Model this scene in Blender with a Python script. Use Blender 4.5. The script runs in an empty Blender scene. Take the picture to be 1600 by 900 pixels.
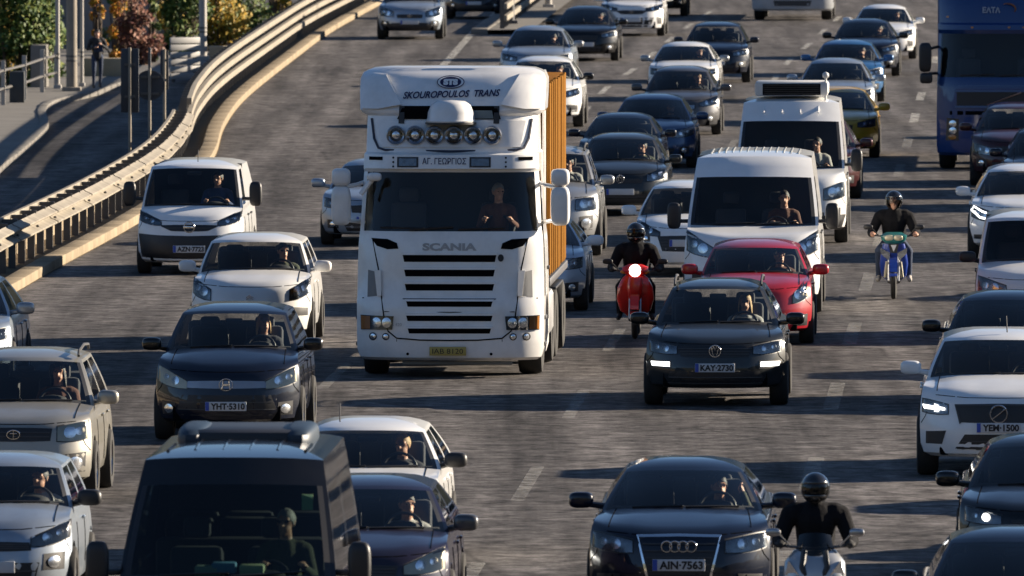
import bpy, bmesh, math, random
from mathutils import Vector, Matrix
random.seed(7)
PI = math.pi
SC = bpy.context.scene
COL = SC.collection

# ------------------------------------------------------------------ camera
FPX = 20000.0          # focal length in photograph pixels (1600 wide)
CAM_H = 8.67
PITCH = math.atan(853 / FPX)
cam_data = bpy.data.cameras.new('camera')
cam_data.sensor_width = 36.0
cam_data.lens = FPX * 36.0 / 1600.0
cam_data.clip_start = 1.0
cam_data.clip_end = 3000.0
cam_data.dof.use_dof = True
cam_data.dof.focus_distance = 172.0
cam_data.dof.aperture_fstop = 9.0
cam = bpy.data.objects.new('camera', cam_data)
COL.objects.link(cam)
cam.location = (0, 0, CAM_H)
cam.rotation_euler = (PI / 2 - PITCH, 0, 0)
SC.camera = cam

# ------------------------------------------------------------------ light
SUN_EL = math.radians(17.5)
SUN_B = math.radians(-21.0)     # angle of the sun in front of (+) / behind (-) the across-road axis
sun_to = Vector((math.cos(SUN_EL) * math.cos(SUN_B), -math.cos(SUN_EL) * math.sin(SUN_B), math.sin(SUN_EL)))
world = bpy.data.worlds.new('World')
SC.world = world
world.use_nodes = True
wn = world.node_tree.nodes
wl = world.node_tree.links
wn.clear()
w_out = wn.new('ShaderNodeOutputWorld')
w_bg = wn.new('ShaderNodeBackground')
w_sky = wn.new('ShaderNodeTexSky')
w_sky.sky_type = 'NISHITA'
w_sky.sun_disc = False
w_sky.sun_elevation = SUN_EL
w_sky.sun_rotation = math.atan2(sun_to.x, sun_to.y)
w_sky.air_density = 0.75
w_sky.dust_density = 0.25
w_sky.ozone_density = 3.0
w_bg.inputs['Strength'].default_value = 0.05
wl.new(w_sky.outputs['Color'], w_bg.inputs['Color'])
wl.new(w_bg.outputs['Background'], w_out.inputs['Surface'])
sun_data = bpy.data.lights.new('sun', 'SUN')
sun_data.energy = 5.0
sun_data.angle = math.radians(0.55)
sun_data.color = (1.0, 0.86, 0.68)
sun = bpy.data.objects.new('sun', sun_data)
COL.objects.link(sun)
sun.rotation_euler = sun_to.to_track_quat('Z', 'Y').to_euler()
sun.location = (60, 100, 60)
SC.view_settings.view_transform = 'Standard'
SC.view_settings.look = 'None'
SC.view_settings.exposure = 1.4
SC.view_settings.gamma = 1.0
SC.view_settings.use_curve_mapping = False
SC.cycles.max_bounces = 8
SC.cycles.transparent_max_bounces = 12
SC.cycles.caustics_reflective = False
SC.cycles.caustics_refractive = False

# ------------------------------------------------------------------ mapping photo point -> ground
def G(px, py, z=0.0):
    xc = (px - 800.0) / FPX
    yc = -(py - 450.0) / FPX
    c, s = math.cos(PITCH), math.sin(PITCH)
    d = Vector((xc, c + yc * s, -s + yc * c))
    t = (z - CAM_H) / d.z
    return Vector((d.x * t, d.y * t, z))

def scale_at(py):           # photograph pixels per metre at ground row py
    p = G(800, py)
    return FPX / (p.y * math.cos(PITCH) + CAM_H * math.sin(PITCH))

# ------------------------------------------------------------------ materials
MATS = {}
def new_mat(name):
    m = bpy.data.materials.new(name)
    m.use_nodes = True
    return m, m.node_tree.nodes, m.node_tree.links, m.node_tree.nodes['Principled BSDF']

def mat(name, col, rough=0.5, metal=0.0, coat=0.0, var=0.12, scale=6.0, bump=0.0, spec=0.5, emit=None, estr=0.0, bscale=None):
    if name in MATS:
        return MATS[name]
    m, n, l, b = new_mat(name)
    b.inputs['Roughness'].default_value = rough
    b.inputs['Metallic'].default_value = metal
    b.inputs['Coat Weight'].default_value = coat
    b.inputs['Coat Roughness'].default_value = 0.04
    b.inputs['Specular IOR Level'].default_value = spec
    tc = n.new('ShaderNodeTexCoord')
    nz = n.new('ShaderNodeTexNoise')
    nz.inputs['Scale'].default_value = scale
    nz.inputs['Detail'].default_value = 5
    l.new(tc.outputs['Object'], nz.inputs['Vector'])
    mx = n.new('ShaderNodeMix'); mx.data_type = 'RGBA'
    c = Vector(col)
    mx.inputs[6].default_value = (*(c * (1 - var)), 1)
    mx.inputs[7].default_value = (*[min(1, v * (1 + var)) for v in c], 1)
    l.new(nz.outputs['Fac'], mx.inputs[0])
    l.new(mx.outputs[2], b.inputs['Base Color'])
    if bump > 0:
        nb = n.new('ShaderNodeTexNoise')
        nb.inputs['Scale'].default_value = bscale or scale * 6
        nb.inputs['Detail'].default_value = 6
        l.new(tc.outputs['Object'], nb.inputs['Vector'])
        bp = n.new('ShaderNodeBump')
        bp.inputs['Strength'].default_value = bump
        bp.inputs['Distance'].default_value = 0.02
        l.new(nb.outputs['Fac'], bp.inputs['Height'])
        l.new(bp.outputs['Normal'], b.inputs['Normal'])
    if emit:
        b.inputs['Emission Color'].default_value = (*emit, 1)
        b.inputs['Emission Strength'].default_value = estr
    MATS[name] = m
    return m

def paint(name, col, metal=0.0, rough=0.32, dirt=0.25):
    """car paint: coloured base under clear coat, road dust towards patches"""
    key = 'paint_' + name
    if key in MATS:
        return MATS[key]
    m, n, l, b = new_mat(key)
    tc = n.new('ShaderNodeTexCoord')
    nz = n.new('ShaderNodeTexNoise'); nz.inputs['Scale'].default_value = 3.0; nz.inputs['Detail'].default_value = 7
    nz.inputs['Roughness'].default_value = 0.65
    l.new(tc.outputs['Object'], nz.inputs['Vector'])
    rp = n.new('ShaderNodeMapRange')
    rp.inputs['From Min'].default_value = 0.42; rp.inputs['From Max'].default_value = 0.75
    rp.inputs['To Min'].default_value = 0.0; rp.inputs['To Max'].default_value = dirt
    l.new(nz.outputs['Fac'], rp.inputs['Value'])
    mx = n.new('ShaderNodeMix'); mx.data_type = 'RGBA'
    mx.inputs[6].default_value = (*col, 1)
    mx.inputs[7].default_value = (0.17, 0.145, 0.115, 1)
    l.new(rp.outputs['Result'], mx.inputs[0])
    l.new(mx.outputs[2], b.inputs['Base Color'])
    b.inputs['Metallic'].default_value = metal
    b.inputs['Roughness'].default_value = rough
    b.inputs['Coat Weight'].default_value = 0.8
    b.inputs['Specular IOR Level'].default_value = 0.15 if max(col) < .1 else 0.4
    cr = n.new('ShaderNodeMath'); cr.operation = 'MULTIPLY_ADD'
    l.new(rp.outputs['Result'], cr.inputs[0]); cr.inputs[1].default_value = 0.9; cr.inputs[2].default_value = 0.03
    l.new(cr.outputs[0], b.inputs['Coat Roughness'])
    MATS[key] = m
    return m

def glass(name, tint, refl=1.0, ior=1.45):
    if name in MATS:
        return MATS[name]
    m, n, l, b = new_mat(name)
    n.remove(b)
    out = n['Material Output']
    tr = n.new('ShaderNodeBsdfTransparent'); tr.inputs['Color'].default_value = (*tint, 1)
    gl = n.new('ShaderNodeBsdfGlossy'); gl.inputs['Roughness'].default_value = 0.03
    gl.inputs['Color'].default_value = (refl, refl, refl, 1)
    fr = n.new('ShaderNodeFresnel'); fr.inputs['IOR'].default_value = ior
    mx = n.new('ShaderNodeMixShader')
    l.new(fr.outputs[0], mx.inputs[0]); l.new(tr.outputs[0], mx.inputs[1]); l.new(gl.outputs[0], mx.inputs[2])
    l.new(mx.outputs[0], out.inputs['Surface'])
    MATS[name] = m
    return m

M_GLASS = glass('window_glass', (0.88, 0.92, 0.91))
M_GLASS_DARK = glass('tinted_glass', (0.22, 0.26, 0.28))
M_LENS = glass('lens_glass', (0.93, 0.94, 0.95))
M_BLACK = mat('black_plastic', (0.018, 0.018, 0.02), 0.45)
M_TRIM = mat('grey_plastic', (0.05, 0.05, 0.052), 0.6)
M_DARK = mat('dark_void', (0.006, 0.006, 0.007), 0.9, spec=0.0)
M_RUBBER = mat('tyre_rubber', (0.022, 0.021, 0.02), 0.85, bump=0.2, bscale=60)
M_RIM = mat('alloy', (0.45, 0.45, 0.46), 0.3, metal=0.9)
M_STEEL = mat('steel_wheel', (0.10, 0.10, 0.105), 0.5, metal=0.5)
M_CHROME = mat('chrome', (0.75, 0.76, 0.78), 0.12, metal=1.0, var=0.03)
M_REFL = mat('reflector', (0.8, 0.82, 0.84), 0.2, metal=0.9, var=0.05)
M_AMBER = mat('amber_lens', (0.55, 0.2, 0.03), 0.25, coat=0.5)
M_PLATE = mat('plate_white', (0.55, 0.56, 0.57), 0.4)
M_PLATE_Y = mat('plate_yellow', (0.42, 0.32, 0.08), 0.4)
M_PBLUE = mat('plate_blue', (0.03, 0.08, 0.4), 0.4)
M_INK = mat('plate_ink', (0.012, 0.012, 0.014), 0.5)
M_CABIN = mat('cabin_plastic', (0.02, 0.02, 0.022), 0.7)
M_SEAT = mat('seat_cloth', (0.035, 0.035, 0.04), 0.9)
M_LAMP = mat('lamp_lit', (1, 1, 1), 0.3, emit=(1.0, 0.95, 0.85), estr=1.7)
M_DRL = mat('day_lamp', (1, 1, 1), 0.3, emit=(1.0, 0.98, 0.94), estr=2.0)
M_SKIN = mat('skin', (0.50, 0.27, 0.18), 0.55, var=0.08)
M_HAIR_D = mat('hair_dark', (0.02, 0.014, 0.01), 0.6, bump=0.5)
M_HAIR_L = mat('hair_blond', (0.36, 0.22, 0.08), 0.6, bump=0.5)
M_HAIR_G = mat('hair_grey', (0.28, 0.26, 0.24), 0.6, bump=0.5)

# ------------------------------------------------------------------ mesh helpers
def link(o, parent=None):
    COL.objects.link(o)
    if parent is not None:
        o.parent = parent
    return o

def mk(name, verts, faces, material, parent=None, smooth=True, angle=38):
    me = bpy.data.meshes.new(name)
    me.from_pydata([tuple(v) for v in verts], [], faces)
    me.update()
    if smooth:
        me.polygons.foreach_set('use_smooth', [True] * len(me.polygons))
        me.set_sharp_from_angle(angle=math.radians(angle))
    if isinstance(material, (list, tuple)):
        for q in material:
            me.materials.append(q)
    else:
        me.materials.append(material)
    return link(bpy.data.objects.new(name, me), parent)

class MB:
    """collects simple solids into one mesh"""
    def __init__(s):
        s.v = []; s.f = []
    def add(s, vs, fs):
        b = len(s.v)
        s.v += [Vector(v) for v in vs]
        s.f += [tuple(i + b for i in f) for f in fs]
    def box(s, c, d, rot=None):
        x, y, z = d[0] / 2, d[1] / 2, d[2] / 2
        vs = [Vector((sx * x, sy * y, sz * z)) for sz in (-1, 1) for sy in (-1, 1) for sx in (-1, 1)]
        if rot is not None:
            vs = [rot @ v for v in vs]
        vs = [v + Vector(c) for v in vs]
        s.add(vs, [(0, 2, 3, 1), (4, 5, 7, 6), (0, 1, 5, 4), (2, 6, 7, 3), (0, 4, 6, 2), (1, 3, 7, 5)])
    def cbox(s, c, d, r=0.02, rot=None):
        """box with chamfered edges"""
        x, y, z = d[0] / 2, d[1] / 2, d[2] / 2
        r = min(r, x * .9, y * .9, z * .9)
        bm = bmesh.new()
        bmesh.ops.create_cube(bm, size=1)
        for v in bm.verts:
            v.co = Vector((v.co.x * 2 * x, v.co.y * 2 * y, v.co.z * 2 * z))
        bmesh.ops.bevel(bm, geom=bm.edges[:], offset=r, segments=2, affect='EDGES', profile=0.5)
        bm.verts.ensure_lookup_table()
        vs = [(rot @ v.co if rot is not None else v.co.copy()) + Vector(c) for v in bm.verts]
        fs = [tuple(v.index for v in f.verts) for f in bm.faces]
        bm.free()
        s.add(vs, fs)
    def tube(s, pts, r, n=8, caps=True):
        pts = [Vector(p) for p in pts]
        rs = r if isinstance(r, (list, tuple)) else [r] * len(pts)
        vs = []
        prev = None
        for i, p in enumerate(pts):
            d = (pts[min(i + 1, len(pts) - 1)] - pts[max(i - 1, 0)]).normalized()
            a = prev if prev is not None else (Vector((0, 0, 1)) if abs(d.z) < .9 else Vector((1, 0, 0)))
            u = (a - d * a.dot(d))
            if u.length < 1e-5:
                u = d.orthogonal()
            u.normalize(); prev = u
            w = d.cross(u)
            for k in range(n):
                t = 2 * PI * k / n
                vs.append(p + (u * math.cos(t) + w * math.sin(t)) * rs[i])
        fs = []
        for i in range(len(pts) - 1):
            for k in range(n):
                a, b = i * n + k, i * n + (k + 1) % n
                fs.append((a, b, b + n, a + n))
        if caps:
            fs.append(tuple(range(n - 1, -1, -1)))
            fs.append(tuple(range((len(pts) - 1) * n, len(pts) * n)))
        s.add(vs, fs)
    def lathe(s, prof, origin=(0, 0, 0), axis='x', n=24, sx=1.0):
        """prof: (axial, radius)"""
        o = Vector(origin); vs = []
        for (h, r) in prof:
            for k in range(n):
                t = 2 * PI * k / n
                a, b = r * math.cos(t), r * math.sin(t)
                if axis == 'x': q = Vector((h, a, b))
                elif axis == 'y': q = Vector((a * sx, h, b))
                else: q = Vector((a, b, h))
                vs.append(o + q)
        fs = []
        for i in range(len(prof) - 1):
            for k in range(n):
                a, b = i * n + k, i * n + (k + 1) % n
                fs.append((a, b, b + n, a + n))
        s.add(vs, fs)
    def sphere(s, c, r, nu=16, nv=10, e=1.0):
        """(super)ellipsoid, r may be a 3-tuple, e<1 squarer"""
        if not isinstance(r, (list, tuple)): r = (r, r, r)
        c = Vector(c); vs = []
        sg = lambda q: math.copysign(abs(q) ** e, q)
        for i in range(nv + 1):
            p = -PI / 2 + PI * i / nv
            for k in range(nu):
                t = 2 * PI * k / nu
                vs.append(c + Vector((r[0] * sg(math.cos(p)) * sg(math.cos(t)), r[1] * sg(math.cos(p)) * sg(math.sin(t)), r[2] * sg(math.sin(p)))))
        fs = []
        for i in range(nv):
            for k in range(nu):
                a, b = i * nu + k, i * nu + (k + 1) % nu
                fs.append((a, b, b + nu, a + nu))
        s.add(vs, fs)
    def prism(s, poly, y0, y1):
        """polygon in x,z extruded along y"""
        n = len(poly)
        vs = [(x, y0, z) for x, z in poly] + [(x, y1, z) for x, z in poly]
        fs = [tuple(range(n)), tuple(range(2 * n - 1, n - 1, -1))]
        for i in range(n):
            j = (i + 1) % n
            fs.append((j, i, i + n, j + n))
        s.add(vs, fs)
    def build(s, name, material, parent=None, smooth=True, angle=38):
        return mk(name, s.v, s.f, material, parent, smooth, angle)

def empty(name, loc, rz=0.0, scale=1.0, label=None, cat=None, group=None):
    o = bpy.data.objects.new(name, None)
    COL.objects.link(o)
    o.location = loc
    o.rotation_euler = (0, 0, rz)
    o.scale = (scale, scale, scale)
    tag(o, label, cat, group)
    return o

def tag(o, label=None, cat=None, group=None, kind=None):
    if label: o['label'] = label
    if cat: o['category'] = cat
    if group: o['group'] = group
    if kind: o['kind'] = kind
    return o

_TXT = {}
def text_mesh(txt, size, shear=0.0, bold=0.0):
    """flat outlines of a word, centred, as a list of verts (x,z) and faces"""
    key = (txt, size, shear, bold)
    if key in _TXT:
        return _TXT[key]
    cu = bpy.data.curves.new('lettering', 'FONT')
    cu.body = txt; cu.size = size; cu.align_x = 'CENTER'; cu.align_y = 'CENTER'
    cu.shear = shear; cu.offset = bold; cu.resolution_u = 3
    ob = bpy.data.objects.new('lettering', cu)
    COL.objects.link(ob)
    dg = bpy.context.evaluated_depsgraph_get()
    me = bpy.data.meshes.new_from_object(ob.evaluated_get(dg))
    vs = [(v.co.x, v.co.y) for v in me.vertices]
    fs = [tuple(p.vertices) for p in me.polygons]
    bpy.data.objects.remove(ob); bpy.data.meshes.remove(me); bpy.data.curves.remove(cu)
    xs = [v[0] for v in vs]; zs = [v[1] for v in vs]
    cx, cz = (min(xs) + max(xs)) / 2, (min(zs) + max(zs)) / 2
    vs = [(x - cx, z - cz) for x, z in vs]
    _TXT[key] = (vs, fs)
    return _TXT[key]

# ------------------------------------------------------------------ lofted shells (vehicle bodies)
FX = [-1, -.985, -.955, -.90, -.82, -.71, -.56, -.38, -.19, 0, .19, .38, .56, .71, .82, .90, .955, .985, 1]
ST = [.015, .04, .065, .09, .115, .14, .165, .19, .22, .27, .33, .40, .47, .50, .54, .60, .66, .71, .75, .785, .81, .835, .86, .885, .91, .935, .96, .985]
RX = [1, .97, .9, .75, .5, .2, -.2, -.5, -.75, -.9, -.97, -1]
NFX, NST, NRX = len(FX), len(ST), len(RX)
NLOOP = NFX + NST * 2 + NRX

def lerp(a, b, t): return a + (b - a) * t

def ring(d):
    w, yf, cf, pf = d['w'], d['yf'], d['cf'], d.get('pf', 3.0)
    yr, cr = d['yr'], d['cr']
    zf, zs, zr = d['zf'], d['zs'], d['zr']
    zm = d.get('zm', zs)
    pz = d.get('pz', 3.0)
    P = []
    for f in FX:
        a = abs(f)
        P.append(Vector((f * w, yf + cf * a ** pf, lerp(zf, zs, a ** pz))))
    def sz(t):
        return lerp(zs, zm, min(1, t / .35)) if t < .35 else lerp(zm, zr, (t - .35) / .65)
    for t in ST:
        P.append(Vector((w, lerp(yf + cf, yr - cr, t), sz(t))))
    for r in RX:
        P.append(Vector((r * w, yr - cr * abs(r) ** 3, zr)))
    for t in reversed(ST):
        P.append(Vector((-w, lerp(yf + cf, yr - cr, t), sz(t))))
    return P

class Shell:
    """stack of rings; answers where its front or side face lies"""
    def __init__(s):
        s.R = []; s.cls = []
    def push(s, P, cls='body'):
        s.R.append(P); s.cls.append(cls)
    def front(s, x, z):
        best = None
        prev = None
        for P in s.R:
            ws = P[NFX - 1].x
            a = max(-1.0, min(1.0, x / ws))
            i = 0
            while i < NFX - 2 and FX[i + 1] < a: i += 1
            u = (a - FX[i]) / (FX[i + 1] - FX[i])
            q = P[i].lerp(P[i + 1], u)
            if prev is not None and (prev.z - 1e-6) <= z <= (q.z + 1e-6) and q.z > prev.z:
                k = (z - prev.z) / (q.z - prev.z)
                return lerp(prev.y, q.y, k)
            prev = q
        return prev.y if prev is not None else 0
    def side(s, y, z):
        prev = None
        for P in s.R:
            seg = P[NFX - 1:NFX + NST + 1]
            i = 0
            while i < len(seg) - 2 and seg[i + 1].y < y: i += 1
            u = max(0, min(1, (y - seg[i].y) / max(1e-6, seg[i + 1].y - seg[i].y)))
            q = seg[i].lerp(seg[i + 1], u)
            if prev is not None and prev.z <= z <= q.z and q.z > prev.z:
                return lerp(prev.x, q.x, (z - prev.z) / (q.z - prev.z))
            prev = q
        return prev.x

def poly_at(pts, u):
    n = len(pts) - 1
    if n == 0: return pts[0]
    t = max(0, min(n - 1e-6, u * n)); i = int(t); k = t - i
    return (lerp(pts[i][0], pts[i + 1][0], k), lerp(pts[i][1], pts[i + 1][1], k))

def patch(name, shell, top, bot, material, parent, off=0.006, nx=8, nz=3, mirror=False, depth=0.025, bulge=0.0):
    """panel laid on the front of a shell between a top and a bottom line given in (x, z)"""
    vs = []; fs = []
    for j in range(nz + 1):
        v = j / nz
        for i in range(nx + 1):
            u = i / nx
            a, b = poly_at(bot, u), poly_at(top, u)
            x, z = lerp(a[0], b[0], v), lerp(a[1], b[1], v)
            if mirror: x = -x
            y = shell.front(x, z)
            bu = bulge * math.sin(PI * u) * math.sin(PI * v) if bulge else 0
            vs.append((x, y - off - bu, z))
    W = nx + 1
    for j in range(nz):
        for i in range(nx):
            q = (j * W + i, j * W + i + 1, (j + 1) * W + i + 1, (j + 1) * W + i)
            fs.append(q if not mirror else q[::-1])
    per = [i for i in range(nx + 1)] + [j * W + nx for j in range(1, nz + 1)] + [nz * W + i for i in range(nx - 1, -1, -1)] + [j * W for j in range(nz - 1, 0, -1)]
    b0 = len(vs)
    for p in per:
        x, y, z = vs[p]
        vs.append((x, y + off + depth, z))
    n = len(per)
    for k in range(n):
        q = (per[(k + 1) % n], per[k], b0 + k, b0 + (k + 1) % n)
        fs.append(q if not mirror else q[::-1])
    return mk(name, vs, fs, material, parent, angle=40)

def disc_patch(name, shell, x, z, rx, rz, material, parent, off=0.008, n=18, depth=0.03, dome=0.0, yextra=None):
    y = shell.front(x, z) if yextra is None else yextra
    vs = [(x, y - off - dome, z)]; fs = []
    for ring_i, (k, dd) in enumerate(((.55, dome * .75), (1.0, 0.0))):
        for i in range(n):
            t = 2 * PI * i / n
            xx, zz = x + rx * k * math.cos(t), z + rz * k * math.sin(t)
            yy = (shell.front(xx, zz) if yextra is None else y)
            vs.append((xx, yy - off - dd, zz))
    for i in range(n):
        j = (i + 1) % n
        fs.append((0, 1 + i, 1 + j))
        fs.append((1 + i, 1 + n + i, 1 + n + j, 1 + j))
    b = len(vs)
    for i in range(n):
        v = vs[1 + n + i]; vs.append((v[0], v[1] + off + depth, v[2]))
    for i in range(n):
        j = (i + 1) % n
        fs.append((1 + n + i, b + i, b + j, 1 + n + j))
    return mk(name, vs, fs, material, parent)

def text_on(name, shell, txt, cx, cz, size, material, parent, off=0.012, shear=0.0, bold=0.0, width=None, flat_y=None, slope=0.0):
    vs, fs = text_mesh(txt, size, shear, bold)
    k = 1.0
    if width:
        k = width / (max(v[0] for v in vs) - min(v[0] for v in vs))
    out = []
    for x, z in vs:
        X, Z = cx + x * k, cz + z + slope * x * k
        y = flat_y if flat_y is not None else shell.front(X, Z)
        out.append((X, y - off, Z))
    return mk(name, out, fs, material, parent, smooth=False)

# ------------------------------------------------------------------ wheels (shared meshes)
def _wheel_meshes():
    t = MB()
    prof = [(-.105, .62), (-.115, .80), (-.105, .95), (-.08, .99), (-.04, 1.0), (0, 1.0), (.04, 1.0), (.08, .99), (.105, .95), (.115, .80), (.105, .62)]
    t.lathe([(h / .32, r) for h, r in prof], n=28)
    r = MB()
    r.lathe([(.30, .63), (.31, .60), (.20, .57), (.14, .20), (.14, .001)], n=24)
    r.lathe([(-.30, .63), (-.1, .55), (-.05, .001)], n=24)
    for k in range(5):
        a = 2 * PI * k / 5
        rot = Matrix.Rotation(a, 3, 'X')
        r.box(rot @ Vector((.235, 0, .32)), (.08, .15, .58), rot)
    r.lathe([(.30, .001), (.30, .13), (.20, .15)], n=12)
    return t, r
_t, _r = _wheel_meshes()
_o = _t.build('tyre', M_RUBBER); TYRE_ME = _o.data; bpy.data.objects.remove(_o)
_o = _r.build('rim', M_RIM); RIM_ME = _o.data; bpy.data.objects.remove(_o)
_o = _r.build('rim', M_STEEL); RIM2_ME = _o.data; bpy.data.objects.remove(_o)

def wheel(parent, x, y, r, width=1.0, steel=False, turn=0.0):
    e = bpy.data.objects.new('wheel', TYRE_ME)
    link(e, parent)
    e.location = (x, y, r)
    sgn = 1 if x > 0 else -1
    e.scale = (r * width * sgn, r, r)
    e.rotation_euler = (0, 0, turn)
    q = bpy.data.objects.new('rim', RIM2_ME if steel else RIM_ME)
    link(q, e)
    return e

# ------------------------------------------------------------------ cars
DEF = dict(L=4.2, w=.885, h=1.48, zb=.20, ze=.80, belt=.94, cowl_z=1.00, cowl_y=1.02, wb=.80, roof_y1=1.80, roof_y2=3.35, wr=.575,
           yd=4.02, zd=1.0, cf=.50, pf=3.2, ccf=.34, rim_r=.315, track=.80, wb_y=.86, wheelbase=2.56,
           hl=(.46, .83, .66, .74, .68, .82), hl_mat='lens', gr=(.36, .34, .58, .70), gr_bars=3, gr_mat=None, lg=(.50, .42, .26, .42), fog=(.68, .37, .09, .06),
           fog_kind='round', plate=.46, plate_txt='', plate_w=.52, emblem=None, mirror_col=None, rails=False, bumper_black=False, lit=None,
           glass='n', steel=False, seam=True, van=False, antenna=False, hood_crease=0.02, mirror_z=None, mirror_big=False, wiper=True,
           chrome=False, interior=True, vlist=(.045, .12, .25, .40, .55, .70, .83, .93, 1.0), ws_top=7)

def build_car(name, loc, rz, scale, S, pnt, label, cat, group=None):
    S = {**DEF, **S}
    root = empty(name, loc, rz, scale, label, cat, group)
    L, w, h, zb, ze, belt = S['L'], S['w'], S['h'], S['zb'], S['ze'], S['belt']
    sh = Shell()
    kz = (belt - .05 - zb) / (ze - zb)
    def body(z, ww, yf, dr=0.0):
        zz = zb + (z - zb) * kz
        return ring(dict(w=w * ww, yf=yf, cf=S['cf'], pf=S['pf'], yr=L - dr, cr=.30, zf=z, zs=zz, zr=zz))
    rows = [(zb, .90, .10, .10), (zb + .04, .965, .035, .04), (zb + .13, .99, .0, .01), (lerp(zb, ze, .42), 1.0, .0, 0), (lerp(zb, ze, .52), 1.0, .012, 0),
            (lerp(zb, ze, .68), .997, .03, .02), (lerp(zb, ze, .84), .985, .055, .05), (lerp(zb, ze, .94), .972, .09, .07)]
    for r in rows:
        sh.push(body(*r))
    E = ring(dict(w=w * .955, yf=.15, cf=S['cf'], pf=S['pf'], yr=L - .09, cr=.28, zf=ze, zs=belt - .05, zr=min(S['zd'], belt + .02)))
    sh.push(E)
    C = ring(dict(w=S['wb'], yf=S['cowl_y'], cf=S['ccf'], pf=2.2, yr=S['yd'], cr=.18, zf=S['cowl_z'], zs=belt + .01, zm=belt + .01, zr=S['zd']))
    for q in (.06, .18, .38, .62, .86):
        P = []
        for j in range(NLOOP):
            a, c = E[j], C[j]
            p = a.lerp(c, q)
            front = j < NFX
            p.z = a.z + (c.z - a.z) * (q ** .62 if front else q ** .8)
            if front:
                f = abs(FX[j])
                p.z += S['hood_crease'] * math.exp(-((f - .62) / .12) ** 2) * math.sin(PI * min(1, q * 1.1))
            P.append(p)
        sh.push(P)
    sh.push(C)
    nbody = len(sh.R)
    # cabin
    zt = h - .075
    for v in S['vlist']:
        sh.push(ring(dict(w=lerp(S['wb'], S['wr'], v ** 1.25), yf=lerp(S['cowl_y'], S['roof_y1'], v) - .05 * math.sin(PI * v), cf=lerp(S['ccf'], S['ccf'] * .55, v), pf=2.2,
                          yr=lerp(S['yd'], S['roof_y2'], v ** 1.1), cr=lerp(.18, .14, v), zf=lerp(S['cowl_z'], zt, v), zs=lerp(belt + .01, zt - .03, v), zr=lerp(S['zd'], zt - .02, v))))
    top = sh.R[-1]
    ym = (S['roof_y1'] + S['roof_y2']) / 2 + .05
    cab_end = len(sh.R)
    for k in (.975, .93, .84, .68, .45, .22, .03):
        P = []
        for p in top:
            P.append(Vector((p.x * k, ym + (p.y - ym) * (k * .9 + .1 * k), lerp(p.z, h, (1 - k ** 3.2)))))
        sh.push(P)
    # wheel arches
    R = S['rim_r']
    yw = [S['wb_y'], S['wb_y'] + S['wheelbase']]
    for P in sh.R[:nbody]:
        for j in list(range(NFX - 2, NFX + NST + 1)) + list(range(NFX + NST + NRX - 1, NLOOP)) + [0, 1]:
            p = P[j]
            for c in yw:
                d = abs(p.y - c)
                ra = R + .055
                if d < ra:
                    p.z = max(p.z, R + math.sqrt(ra * ra - d * d))
    # faces
    verts = [p for P in sh.R for p in P]
    groups = {'body': [], 'windscreen': [], 'side': [], 'rear': [], 'cowl': [], 'side_l': [], 'surround': []}
    for i in range(len(sh.R) - 1):
        incab = nbody - 1 <= i < cab_end - 1
        v_idx = i - (nbody - 1)
        for j in range(NLOOP):
            k = (j + 1) % NLOOP
            f = (i * NLOOP + j, i * NLOOP + k, (i + 1) * NLOOP + k, (i + 1) * NLOOP + j)
            g = 'body'
            if incab:
                if j < NFX - 1:
                    if 2 <= j < NFX - 3:
                        if v_idx == 0: g = 'cowl'
                        elif v_idx <= S['ws_top']: g = 'surround' if j in (2, NFX - 4) else 'windscreen'
                elif NFX + 1 <= j < NFX + NST - 2 and 1 <= v_idx <= S['ws_top']:
                    s = j - NFX
                    if S['van']:
                        if s < 9: g = 'side'
                    elif not (s in (12, 13) or s >= 24): g = 'side'
                elif NFX + NST + 1 <= j < NFX + NST + NRX - 3 and 2 <= v_idx <= 6 and not S['van']:
                    g = 'rear'
                elif j >= NFX + NST + NRX and 1 <= v_idx <= S['ws_top']:
                    s = NLOOP - 1 - j - 1
                    if S['van']:
                        if 1 <= s < 9: g = 'side_l'
                    elif s >= 1 and not (s in (12, 13) or s >= 24): g = 'side_l'
            groups[g].append(f)
    n = len(sh.R) - 1
    groups['body'].append(tuple(n * NLOOP + j for j in range(NLOOP)))
    def sub(nm, fs, m):
        used = sorted({i for f in fs for i in f})
        mp = {o: k for k, o in enumerate(used)}
        return mk(nm, [verts[i] for i in used], [tuple(mp[i] for i in f) for f in fs], m, root, angle=32)
    GL = M_GLASS_DARK if S['glass'] == 'd' else (glass('green_glass', (.50, .60, .54)) if S['glass'] == 'p' else M_GLASS)
    sub('body', groups['body'], pnt)
    sub('windscreen', groups['windscreen'], GL)
    sub('cowl_panel', groups['cowl'], M_BLACK)
    hf = len(groups['surround']) // 2
    for jj in (2, NFX - 4):
        sub('screen_surround', [f for f in groups['surround'] if f[0] % NLOOP == jj], M_BLACK)
    GS = M_GLASS_DARK if S['glass'] == 'p' else GL
    sub('side_window', groups['side'], GS)
    sub('side_window', groups['side_l'], GS)
    if groups['rear']:
        sub('rear_window', groups['rear'], M_GLASS_DARK)
    # underbody, wheel wells
    u = MB()
    u.cbox((0, L / 2, (zb + .42) / 2 + .02), (w * 1.45, L - .9, .42 - zb + .02), .04)
    u.cbox((0, .42, zb + .12), (w * 1.5, .5, .2), .03)
    u.box((0, L / 2 + .3, .40), (w * 1.86, L - 1.75, .10))
    u.build('underbody', M_DARK, root)
    for x in (-S['track'], S['track']):
        for c in yw:
            wheel(root, x * (w / .885), c, R, steel=S['steel'])
    # front details
    a = S['hl']
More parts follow.
